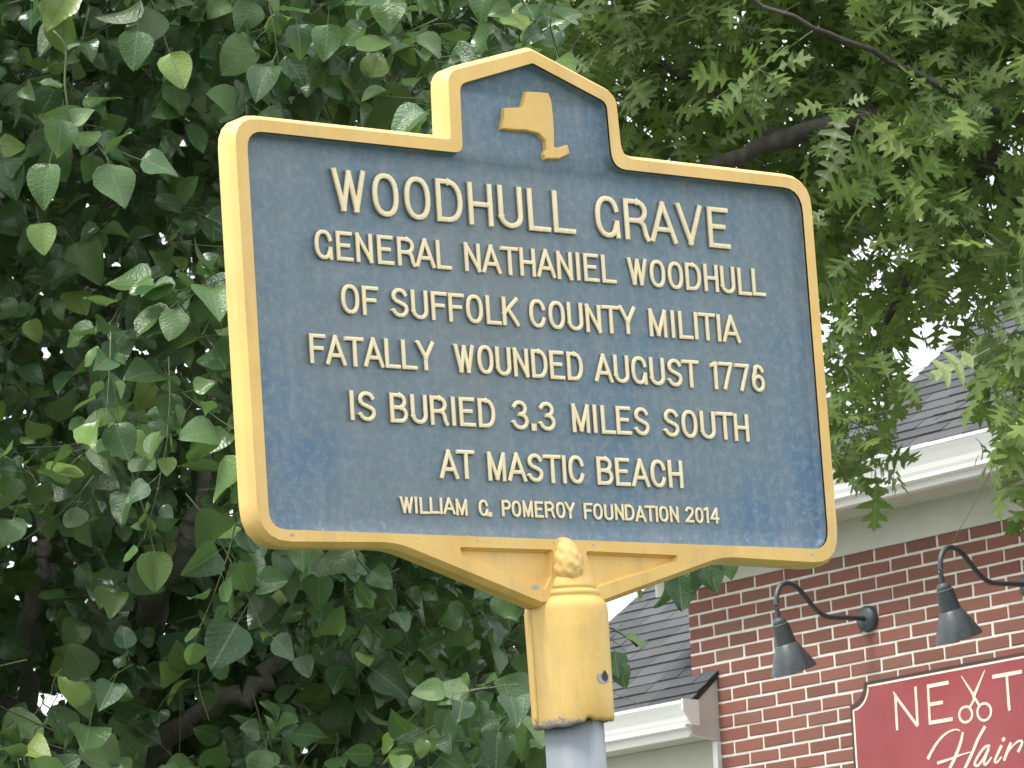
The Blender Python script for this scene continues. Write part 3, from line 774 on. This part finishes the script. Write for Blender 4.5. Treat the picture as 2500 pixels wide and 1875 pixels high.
# script word: a tall capital H and then a, i, r
sletter('script_letter', [(catmull([(.494, -1.004), (.520, -.972), (.570, -.925), (.625, -.895), (.680, -.887), (.705, -.897)], 5), lambda t: 1.2-.95*t),
         (catmull([(.722, -.905), (.705, -.950), (.668, -1.010), (.630, -1.060), (.590, -1.105)], 5), lambda t: .8+.4*math.sin(3.14*t)),
         (catmull([(.860, -.897), (.815, -.945), (.770, -1.010), (.730, -1.062), (.690, -1.115)], 5), lambda t: 1.1),
         (catmull([(.552, -1.030), (.575, -1.028), (.640, -1.020), (.700, -1.010), (.760, -1.004)], 5), lambda t: 1.1-.8*t)], .0135)
sletter('script_letter', [(catmull([(.880, -.990), (.850, -.992), (.808, -1.025), (.780, -1.062), (.800, -1.072), (.840, -1.040), (.872, -1.000)], 5), lambda t: .9),
         (catmull([(.872, -1.000), (.845, -1.045), (.838, -1.070), (.852, -1.072), (.885, -1.045)], 5), lambda t: 1.1-.5*t)], .0125)
sletter('script_letter', [(catmull([(.950, -.998), (.922, -1.035), (.902, -1.064), (.915, -1.072), (.945, -1.050)], 5), lambda t: 1.15-.6*t), (line((.972, -.966), (.958, -.977), 3), lambda t: 1.3)], .0125)
sletter('script_letter', [(catmull([(1.008, -.992), (.985, -1.025), (.958, -1.070)], 5), lambda t: 1.1), (catmull([(.985, -1.035), (1.015, -1.010), (1.055, -.990), (1.075, -.998), (1.062, -1.020), (1.045, -1.040)], 5), lambda t: .35+.9*t)], .0125)

# ================================================================== trees
def leaf_pear(detail=1, seed=0):
    r = random.Random(seed); L = 1.0
    st = [0, .06, .2, .38, .56, .74, .88, .955, 1.0] if detail else [0, .12, .4, .68, .9, 1.0]
    wd_ = lambda t: {0: .0}.get(t, .47*(math.sin(math.pi*min(1, t**.62)))**.72*(1-.12*t)) if t < 1 else 0
    v = []; uv = []; f = []
    curl = r.uniform(-.12, .50); fold = r.uniform(.05, .60); wav = r.uniform(.02, .11); ph = r.uniform(0, 6); tw = r.uniform(-.25, .25)
    for t in st:
        hw = wd_(t); cz = -curl*t*t; 
        for s_ in ((-1, -.5, 0, .5, 1) if detail else (-1, 0, 1)):
            x = s_*hw; z_ = cz+abs(s_)*hw*fold*1.0 - (abs(s_)**2)*hw*.12+wav*math.sin(7*t+ph+s_*1.5)*abs(s_)
            v.append((x, t*L, z_+tw*x*t)); uv.append((.5+.5*s_*(hw/.47), t))
    n = len(st)
    for i in range(n-1):
        for k in range(4 if detail else 2): c_ = 5 if detail else 3; f.append((i*c_+k, i*c_+k+1, (i+1)*c_+k+1, (i+1)*c_+k))
    # petiole
    s = len(v); v += [(-.010, 0, 0), (.010, 0, 0), (-.009, -.30, .03), (.009, -.30, .03), (-.009, -.52, .09), (.009, -.52, .09)]
    uv += [(.5, .5)]*6; f += [(s, s+1, s+3, s+2), (s+2, s+3, s+5, s+4)]
    return np.array(v), f, np.array(uv)
def leaf_oak(detail=1, seed=0):
    r = random.Random(seed)
    half = [(.0, .012), (.09, .035), (.16, .19), (.21, .25), (.25, .12), (.31, .065), (.41, .32), (.51, .45), (.515, .28), (.50, .085), (.57, .08), (.68, .30), (.78, .36), (.765, .18), (.755, .08), (.84, .12), (.91, .15), (.91, .05), (1.0, .005)]
    half = [(t, w_*r.uniform(.85, 1.15)) for t, w_ in half]
    if not detail: half = [half[i] for i in (0, 1, 3, 4, 5, 7, 9, 10, 12, 14, 16, 17, 18)]
    curl = r.uniform(.05, .35); fold = r.uniform(.1, .35)
    v = []; uv = []; f = []
    n = len(half); mids = [min(1, t) for t, _ in half]
    mt = [0]; 
    for t, w_ in half[1:]: mt.append(max(mt[-1], min(t, 1) - (w_ > .15)*.10 if w_ > .15 else t))
    for i, (t, w_) in enumerate(half):
        tm = mt[i]; v.append((0, tm, -curl*tm*tm)); uv.append((.5, tm))
        for s_ in (-1, 1):
            v.append((s_*w_, t, -curl*t*t+w_*fold-w_*w_*.5)); uv.append((.5+s_*w_, t))
    for i in range(n-1):
        a, b_ = i*3, (i+1)*3
        f += [(a, b_, b_+1, a+1), (a, a+2, b_+2, b_)]
    s = len(v); v += [(-.008, 0, 0), (.008, 0, 0), (-.007, -.28, .03), (.007, -.28, .03)]; uv += [(.5, .5)]*4; f += [(s+2, s+3, s+1, s)]
    return np.array(v), f, np.array(uv)

def leaf_cloud(name, variants, T, Rm, S, rnd, mat, parent):
    # one mesh from many placed leaves: vectorised per variant
    Vs, Ls, Ps, UVs, Rn = [], [], [], [], []; base = 0; sizes = []
    ids = np.arange(len(T)) % len(variants)
    for vi, (v, f, uv) in enumerate(variants):
        sel = np.where(ids == vi)[0]
        if len(sel) == 0: continue
        P = np.einsum('nij,vj->nvi', Rm[sel], v)*S[sel][:, None, None]+T[sel][:, None, :]
        nv = len(v); flat = np.array([i for q in f for i in q]); cnt = np.array([len(q) for q in f])
        offs = base+np.arange(len(sel))*nv
        Vs.append(P.reshape(-1, 3)); Ls.append((offs[:, None]+flat[None]).ravel()); sizes.append(np.tile(cnt, len(sel)))
        UVs.append(np.tile(uv[flat], (len(sel), 1))); Rn.append(np.repeat(rnd[sel], nv)); base += len(sel)*nv
    V = np.concatenate(Vs); L = np.concatenate(Ls); Sz = np.concatenate(sizes); UV = np.concatenate(UVs); Rn = np.concatenate(Rn)
    me = bpy.data.meshes.new(name); me.vertices.add(len(V)); me.vertices.foreach_set('co', V.ravel())
    me.loops.add(len(L)); me.loops.foreach_set('vertex_index', L.astype(np.int32))
    me.polygons.add(len(Sz)); me.polygons.foreach_set('loop_start', np.concatenate([[0], np.cumsum(Sz)[:-1]]).astype(np.int32))
    me.polygons.foreach_set('use_smooth', np.ones(len(Sz), bool))
    me.update(); uvl = me.uv_layers.new(name='uv'); uvl.data.foreach_set('uv', UV.astype(np.float32).ravel())
    a = me.attributes.new('rnd', 'FLOAT', 'POINT'); a.data.foreach_set('value', Rn.astype(np.float32))
    me.materials.append(mat); me.validate(); me.update()
    o = obj(name, me, parent); o['kind'] = 'stuff'; return o
def leaf_mesh(name, var, mat, rndv):
    v, f, uv = var; me = mesh(name, v, f, mat, True); uvl = me.uv_layers.new(name='uv')
    flat = [i for q in f for i in q]; uvl.data.foreach_set('uv', uv[flat].astype(np.float32).ravel())
    a = me.attributes.new('rnd', 'FLOAT', 'POINT'); a.data.foreach_set('value', np.full(len(v), rndv, np.float32)); return me
def norm(a): return a/np.maximum(1e-9, np.linalg.norm(a, axis=-1, keepdims=True))
def frames(d, nrm):     # leaf length along +Y, upper face +Z
    y = norm(d); z_ = norm(nrm-(nrm*y).sum(-1, keepdims=True)*y); x = np.cross(y, z_); return np.stack([x, y, z_], -1)

def blob_points(blobs, total, g):
    vols = np.array([b_[1][0]*b_[1][1]*b_[1][2]*b_[2] for b_ in blobs]); cnt = (total*vols/vols.sum()).astype(int); out = []; cen = []
    for (c_, r_, dens), k in zip(blobs, cnt):
        p_ = 3.2 if len(c_) == 3 else 2
        P = g.uniform(-1, 1, (k*3+50, 3)); ok = (np.abs(P)**p_).sum(1) < 1; P = P[ok][:k]
        out.append(np.array(c_)+P*np.array(r_)); cen.append(np.repeat(np.array(c_)[None], len(P), 0))
    return np.concatenate(out), np.concatenate(cen)

def grow(name, label, cat, blobs, n_twigs, per, tlen, lsize, variants_hi, variants_lo, mat, limbs, trunk_pts, trunk_r, seed, droop, keep=None, nleafpart=300, sat=None, petiole=.5, bark=None):
    bark = bark or M_bark
    g = np.random.default_rng(seed)
    base = trunk_pts[0]
    root = empty(name, Matrix.Translation(Vector(base))); tag(root, label, cat)
    inv = -np.array(base)
    def put(nm, v, f, m_, sm=True, parent=root):
        return obj(nm, mesh(nm, [np.array(a)+inv for a in v], f, m_, sm), parent)
    tp = catmull(trunk_pts, 5); rr = np.interp(np.linspace(0, 1, len(tp)), np.linspace(0, 1, len(trunk_r)), trunk_r)
    v, f = tube(tp, list(rr*(1+.06*np.sin(np.arange(len(tp))*2.1))), 14); put('trunk', v, f, bark)
    for pts, radii in limbs:
        lp = catmull(pts, 5); lp = [np.array(p)+g.normal(0, .006, 3) for p in lp]
        rr = np.interp(np.linspace(0, 1, len(lp)), np.linspace(0, 1, len(radii)), radii)
        v, f = tube(lp, list(rr), 9); put('branch', v, f, bark)
    T0, C0 = blob_points(blobs, n_twigs, g)
    out = norm(T0-C0+g.normal(0, .25, T0.shape)); d = norm(out*.7+g.normal(0, .6, T0.shape)+np.array([0, 0, .25-droop*.5]))
    lens = tlen*g.uniform(.6, 1.35, len(T0))
    # twig curve: start, bending down
    ts = np.linspace(0, 1, 5); tw = []
    for t in ts: tw.append(T0+d*(lens*t)[:, None]+np.array([0, 0, -1])*(droop*.35*lens*t*t)[:, None]+np.cross(d, np.array([0.3, .5, .8]))*(lens*.10*np.sin(3.1*t))[:, None])
    tw = np.stack(tw, 1)
    if keep is not None:
        kp = keep(tw[:, 2]); tw = tw[kp]; d = d[kp]; lens = lens[kp]; out = out[kp]
    # twig mesh (3 sided)
    n = len(tw); V = np.zeros((n, 5, 3, 3)); rad = np.linspace(.0022, .0009, 5)*(lsize/.09)**.5
    a = norm(np.cross(d, g.normal(0, 1, d.shape))); b_ = np.cross(d, a)
    for j in range(5):
        for k in range(3):
            th = 2.094*k; V[:, j, k] = tw[:, j]+(a*math.cos(th)+b_*math.sin(th))*rad[j]
    q = []
    for j in range(4):
        for k in range(3): q.append((j*3+k, j*3+(k+1) % 3, (j+1)*3+(k+1) % 3, (j+1)*3+k))
    q = np.array(q); F_ = (np.arange(n)[:, None, None]*15+q[None]).reshape(-1, 4)
    me = bpy.data.meshes.new('twigs'); me.vertices.add(n*15); me.vertices.foreach_set('co', (V.reshape(-1, 3)+inv).ravel())
    me.loops.add(F_.size); me.loops.foreach_set('vertex_index', F_.ravel().astype(np.int32)); me.polygons.add(len(F_))
    me.polygons.foreach_set('loop_start', (np.arange(len(F_))*4).astype(np.int32)); me.update(); me.materials.append(M_twig); me.validate()
    o = obj('twigs', me, root); o['kind'] = 'stuff'
    # leaves
    nl = per; tt = np.linspace(.12, 1, nl)[None]+g.uniform(-.05, .05, (n, nl)); tt = np.clip(tt, 0, 1)
    idx = tt*4; i0 = np.clip(idx.astype(int), 0, 3); fr = (idx-i0)[..., None]
    P = np.take_along_axis(tw, i0[..., None].repeat(3, -1), 1)*(1-fr)+np.take_along_axis(tw, (i0+1)[..., None].repeat(3, -1), 1)*fr
    ang = (np.arange(nl)[None]*2.4+g.uniform(0, 6.28, (n, 1)))[..., None]
    rad_ = a[:, None]*np.cos(ang)+b_[:, None]*np.sin(ang)
    dd = norm(rad_*.85+d[:, None]*.45+np.array([0, 0, -droop])+g.normal(0, .28, P.shape))
    fr_ = np.array([0, -.55, .55])
    nr = norm(fr_+out[:, None]*.45+g.normal(0, .62, P.shape))
    Sx = lsize*np.clip(g.normal(1, .27, (n, nl)), .35, 1.6)*(1-.25*(tt > .93))
    P = P.reshape(-1, 3); dd = dd.reshape(-1, 3); nr = nr.reshape(-1, 3); Sx = Sx.reshape(-1)
    P = P+dd*(Sx*petiole)[:, None]
    young = (tt.reshape(-1) > .9) & (g.random(len(P)) < .22)
    rnd = g.uniform(0, .90, len(P)); rnd[young] = g.uniform(.955, .995, young.sum()); Sx[young] *= .7
    if keep is not None:
        kp = keep(P); P, dd, nr, Sx, rnd = P[kp], dd[kp], nr[kp], Sx[kp], rnd[kp]
    Rm = frames(dd, nr)
    x, y, dep = project(P)
    vis = (x > -20) & (x < 2520) & (y > -20) & (y < 1895)
    # skip leaves that the marker hides
    hid = (x > 610) & (x < 1990) & (y > 440-(0)) & (y < 1290)
    sc_ = Sx/dep; order = np.argsort(-(sc_*(1.0/(dep-dep[vis].min()+.6))*(vis & ~hid)))
    hero = order[:nleafpart]; rest = order[nleafpart:]
    hm = [leaf_mesh('leaf', v_, mat, 0.0) for v_ in variants_hi]
    hy = [leaf_mesh('leaf', v_, mat, 0.0) for v_ in variants_hi]
    for i in hero:
        m4 = Matrix(Rm[i].tolist()).to_4x4(); m4 = m4 @ Matrix.Scale(float(Sx[i]), 4); m4.translation = Vector((P[i]+inv).tolist())
        o = bpy.data.objects.new('leaf', hm[int(i) % len(hm)]); COL.objects.link(o); o.parent = root; o.matrix_local = m4
    near = rest[(dep[rest] < np.quantile(dep, .5)) & vis[rest]]; msk = np.ones(len(P), bool); msk[hero] = False; msk[near] = False
    farr = np.where(msk)[0]
    leaf_cloud('foliage', variants_hi, P[near]+inv, Rm[near], Sx[near], rnd[near], mat, root)
    leaf_cloud('foliage', variants_lo, P[farr]+inv, Rm[farr], Sx[farr], rnd[farr], mat, root)
    return root

# ---- pear tree on the left, close behind the marker
pear_hi = [leaf_pear(1, s_) for s_ in range(12)]; pear_lo = [leaf_pear(0, 50+s_) for s_ in range(10)]
A_ = lambda x, y, D: at(x, y, D)
trunk = [np.array([-1.05, 7.3, -.05]), np.array([-1.05, 7.28, 1.0]), A_(180, 2150, 7.1), A_(300, 1700, 6.85), A_(350, 1560, 6.75)]
limbs = [([A_(330, 1620, 6.8), A_(365, 1500, 6.55), A_(425, 1380, 6.40), A_(470, 1290, 6.35), A_(500, 1180, 6.4), A_(495, 1050, 6.55), A_(520, 850, 6.8), A_(560, 500, 7.1), A_(600, 0, 7.3), A_(650, -700, 7.5)], [.032, .029, .025, .019, .015, .013, .012, .010, .008, .005]),
         ([A_(465, 1300, 6.4), A_(420, 1270, 6.5), A_(300, 1100, 6.8), A_(210, 900, 7.1), A_(120, 500, 7.3), A_(60, -300, 7.4)], [.018, .016, .014, .013, .010, .006]),
         ([A_(180, 2000, 7.0), A_(60, 1680, 6.6), A_(70, 1480, 6.45), A_(105, 1340, 6.42), A_(115, 1230, 6.5), A_(235, 1000, 6.8), A_(260, 700, 7.2)], [.026, .019, .016, .015, .012, .010, .007]),
         ([A_(300, 2050, 7.0), A_(370, 1850, 6.6), A_(500, 1735, 6.45), A_(620, 1680, 6.42), A_(720, 1560, 6.5), A_(850, 1430, 6.7), A_(1050, 1250, 7.0)], [.030, .022, .019, .017, .014, .010, .006]),
         ([A_(250, 1900, 7.2), A_(-300, 1500, 7.4), A_(-900, 700, 7.4)], [.04, .025, .01]),
         ([A_(180, 2150, 7.2), A_(700, 1950, 7.8), A_(1100, 1500, 8.2)], [.03, .02, .008]),
         ([np.array([-1.0, 7.3, 1.4]), np.array([-1.8, 8.2, 2.6]), np.array([-2.2, 8.6, 4.0])], [.05, .03, .01])]
carve = []
for li in (0, 2, 3):
    for t in np.linspace(.12, .52, 26):
        pts = limbs[li][0]; s_ = t*(len(pts)-1); i = int(s_); carve.append(pts[i]*(1-(s_-i))+pts[i+1]*(s_-i))
carve = np.array(carve)
def keep_pear(P):
    ok = np.ones(len(P), bool)
    for c_ in carve:   # short pockets in front of the visible limbs
        vd = norm((CAM-c_)[None])[0]; q = P-c_; al = q@vd; la = np.linalg.norm(q-al[:, None]*vd, axis=1)
        ok &= ~((al > -.01) & (al < .75) & (la < .040))
    ok &= P[:, 1] > 5.05
    q = P[:, 0]/P[:, 1]; el = (P[:, 2]-1.55)/P[:, 1]     # right hand edge of the crown
    edge = np.interp(el, [.08, .16, .185, .20, .25, .30, .34], [.013, .015, .0150, .000, .008, .012, .018])
    ok &= q < edge+np.random.default_rng(8).normal(0, .002, len(P))
    return ok
pear_blobs = [((-1.17, 7.15, 3.05), (1.22, 1.45, 1.9), 1.0), ((-1.3, 7.3, 4.9), (1.1, 1.3, 1.0), .6), ((-.35, 6.9, 2.45), (.42, .9, .55), 1.2), ((.07, 6.35, 2.45), (.07, .35, .38), 1.3), ((.0, 6.5, 4.2), (.16, .4, .35), 1.0), ((.04, 6.4, 3.2), (.1, .4, .9), .9)]
g_ = np.random.default_rng(3)
# ragged skirt of boughs on the surface
for k in range(26):
    c_ = np.array([g_.uniform(-2.2, .05), g_.uniform(5.55, 6.0), g_.uniform(1.7, 4.6)]); r_ = g_.uniform(.12, .26)
    pear_blobs.append((tuple(c_), (r_, r_, r_*.8), 2.0))
pear = grow('pear_tree', 'dense dark green pear tree with heart shaped glossy leaves left of the marker', 'tree', pear_blobs, 6700, 9, .20, .0535,
            pear_hi, pear_lo, M_pear, limbs, trunk, [.11, .085, .065, .05, .042], 11, .55, keep_pear)
# hanging shoot that reaches across behind the marker's lower right arm
def shoot(root, pts, leaves, rad=.0022):
    inv = -np.array(root.matrix_world.translation)
    v, f = tube(catmull(pts, 4), rad, 6); obj('branch', mesh('branch', [np.array(a)+inv for a in v], f, M_twig, True), root)
    for (P, dirv, nrm_, s_, k) in leaves:
        Rm = frames(np.array([dirv], float), np.array([nrm_], float))[0]
        m4 = Matrix(Rm.tolist()).to_4x4() @ Matrix.Scale(s_, 4); m4.translation = Vector((np.array(P)+inv).tolist())
        o = bpy.data.objects.new('leaf', leaf_mesh('leaf', pear_hi[k % 12], M_pear, 0.)); COL.objects.link(o); o.parent = root; o.matrix_local = m4
D_ = 6.0
shoot(pear, [A_(1250, 1330, 6.3), A_(1450, 1300, 6.1), A_(1620, 1325, 6.0), A_(1790, 1340, 6.0)],
      [(A_(1657, 1395, D_), (.02, .1, -1), (.2, -.8, .3), .066, 1), (A_(1700, 1368, D_), (.1, 0, -1), (.5, -.8, .2), .050, 2), (A_(1728, 1372, D_), (.25, 0, -1), (-.4, -.9, .2), .054, 3),
       (A_(1742, 1388, D_), (.1, .2, -1), (.6, -.6, .2), .042, 4), (A_(1772, 1358, D_), (.25, 0, -1), (.2, -.9, .2), .040, 5), (A_(1640, 1400, 6.05), (-.2, 0, -1), (.9, -.4, .2), .060, 6),
       (A_(1563, 1436, D_), (-.05, 0, -1), (.9, -.4, .2), .022, 7)])
shoot(pear, [A_(1380, 1520, 6.3), A_(1480, 1530, 6.1), A_(1530, 1555, 6.0), A_(1556, 1578, 6.0)],
      [(A_(1530, 1552, D_), (.5, 0, -.35), (.1, -.5, .8), .036, 3), (A_(1500, 1590, D_), (.1, 0, -1), (.3, -.9, .1), .045, 4), (A_(1510, 1620, D_), (.2, 0, -1), (-.3, -.9, .1), .042, 9)])
# pale young shoot standing up in the top left corner
shoot(pear, [A_(175, 390, 5.45), A_(168, 290, 5.42), A_(158, 200, 5.42), A_(160, 115, 5.42), A_(130, 75, 5.42)],
      [(A_(150, 215, 5.42), (-1, 0, .25), (.1, -.5, .8), .036, 1), (A_(175, 305, 5.42), (.6, -.1, .6), (.1, -.8, .4), .040, 2), (A_(165, 120, 5.42), (.7, 0, .3), (.1, -.5, .6), .020, 3),
       (A_(150, 290, 5.40), (-.1, 0, -1), (.3, -.9, .2), .056, 5), (A_(120, 400, 5.40), (-.25, -.1, -1), (-.2, -.9, .35), .066, 6), (A_(265, 400, 5.42), (.35, -.1, -1), (.3, -.8, .5), .074, 7), (A_(95, 545, 5.42), (.15, 0, -1), (.2, -.9, .3), .050, 8),
       (A_(335, 75, 5.45), (-.12, 0, -1), (.1, -.9, .35), .060, 9), (A_(345, 390, 5.44), (.9, 0, -.3), (.1, -.8, .5), .058, 10), (A_(800, 60, 5.5), (-.1, 0, -1), (.2, -.9, .3), .055, 11), (A_(725, 60, 5.6), (.15, 0, -1), (.2, -.9, .1), .050, 2), (A_(415, 130, 5.5), (.35, 0, -1), (.1, -.9, .3), .060, 3)], .0016)

# ---- oak on the right, between the marker and the building
oak_hi = [leaf_oak(1, s_) for s_ in range(10)]; oak_lo = [leaf_oak(0, 60+s_) for s_ in range(8)]
ot = [np.array([3.9, 12.6, -.05]), np.array([3.85, 12.6, 2.0]), np.array([3.7, 12.5, 4.5]), np.array([3.6, 12.6, 7.0]), np.array([3.5, 12.6, 9.0])]
ol_ = [([np.array([3.75, 12.5, 4.2]), A_(2700, 650, 11.8), A_(2420, 380, 11.4), A_(2150, 290, 11.3), A_(1900, 345, 11.3), A_(1680, 430, 11.4), A_(1500, 480, 11.5)], [.10, .06, .042, .036, .030, .022, .012]),
       ([np.array([3.7, 12.5, 4.8]), A_(2600, 330, 11.2), A_(2180, 150, 10.9), A_(1990, 70, 10.8), A_(1830, 0, 10.8), A_(1700, -60, 10.8)], [.04, .013, .009, .007, .006, .005]),
       ([A_(2420, 380, 11.4), A_(2300, 560, 11.5), A_(2180, 760, 11.5), A_(2100, 960, 11.4)], [.03, .018, .012, .006]),
       ([A_(2700, 650, 11.8), A_(2560, 760, 11.2), A_(2480, 1000, 11.0)], [.04, .02, .008]),
       ([A_(1900, 345, 11.3), A_(1780, 250, 11.6), A_(1600, 150, 12.0), A_(1400, 60, 12.2)], [.024, .018, .012, .006]),
       ([np.array([3.7, 12.5, 5.5]), np.array([2.2, 12.2, 6.8]), np.array([.8, 12.4, 7.4])], [.09, .05, .02]),
       ([np.array([3.7, 12.5, 5.0]), np.array([5.2, 11.6, 6.2]), np.array([6.0, 11.2, 7.0])], [.09, .05, .02])]
def Bp(x, y, D, rx, ry, rz, dens): return (tuple(A_(x, y, D)), (rx, ry, rz), dens)
oak_blobs = [Bp(1550, 120, 12.2, .62, .9, .55, 1.0), Bp(1950, 150, 12.0, .75, 1.1, .60, .85), Bp(2420, 180, 11.8, .75, 1.1, .65, .8), Bp(1800, -350, 12.2, 1.5, 1.2, .55, .9), Bp(2500, -350, 12.0, 1.0, 1.2, .6, .9),
             Bp(2080, 480, 11.6, .34, .7, .25, .55), Bp(2450, 520, 11.6, .35, .7, .33, .55), Bp(1985, 760, 11.4, .20, .5, .34, .50), Bp(2070, 960, 11.2, .20, .45, .24, 2.6), Bp(2040, 1070, 11.2, .20, .40, .16, 2.8),
             Bp(2490, 850, 10.9, .16, .35, .34, 2.0), Bp(2500, 1080, 10.8, .17, .35, .24, 2.6), Bp(1700, 380, 12.2, .45, .6, .22, 1.1), Bp(1420, 330, 12.6, .35, .5, .4, 1.1),
             ((2.4, 12.6, 7.2), (2.6, 2.0, 1.2), .30), ((4.6, 12.4, 6.2), (1.9, 2.0, 1.4), .30)]
lim = [A_(x_, y_, 11.2) for x_, y_ in ((1200, 640), (1560, 560), (1940, 560), (1985, 1190), (2190, 1175), (2215, 960), (2270, 780), (2350, 770), (2385, 1120), (2440, 1240), (2700, 1300), (3400, 1200))]
lim_k = np.array([(p[0]/p[1], (p[2]-1.55)/p[1]) for p in lim])
def keep_oak(P):     # ragged lower limit of the crown: two hanging boughs with a gap between them
    zl = np.interp(P[:, 0]/P[:, 1], lim_k[:, 0], lim_k[:, 1]); g2 = np.random.default_rng(5)
    return (P[:, 2]-1.55)/P[:, 1] > zl+g2.normal(0, .004, len(P))
oak = grow('oak_tree', 'tall oak with pointed lobed leaves hanging over the brick building', 'tree', oak_blobs, 3500, 8, .30, .104,
           oak_hi, oak_lo, M_oak, ol_, ot, [.24, .20, .17, .13, .08], 23, .45, keep_oak, petiole=.28, bark=M_bark_oak)
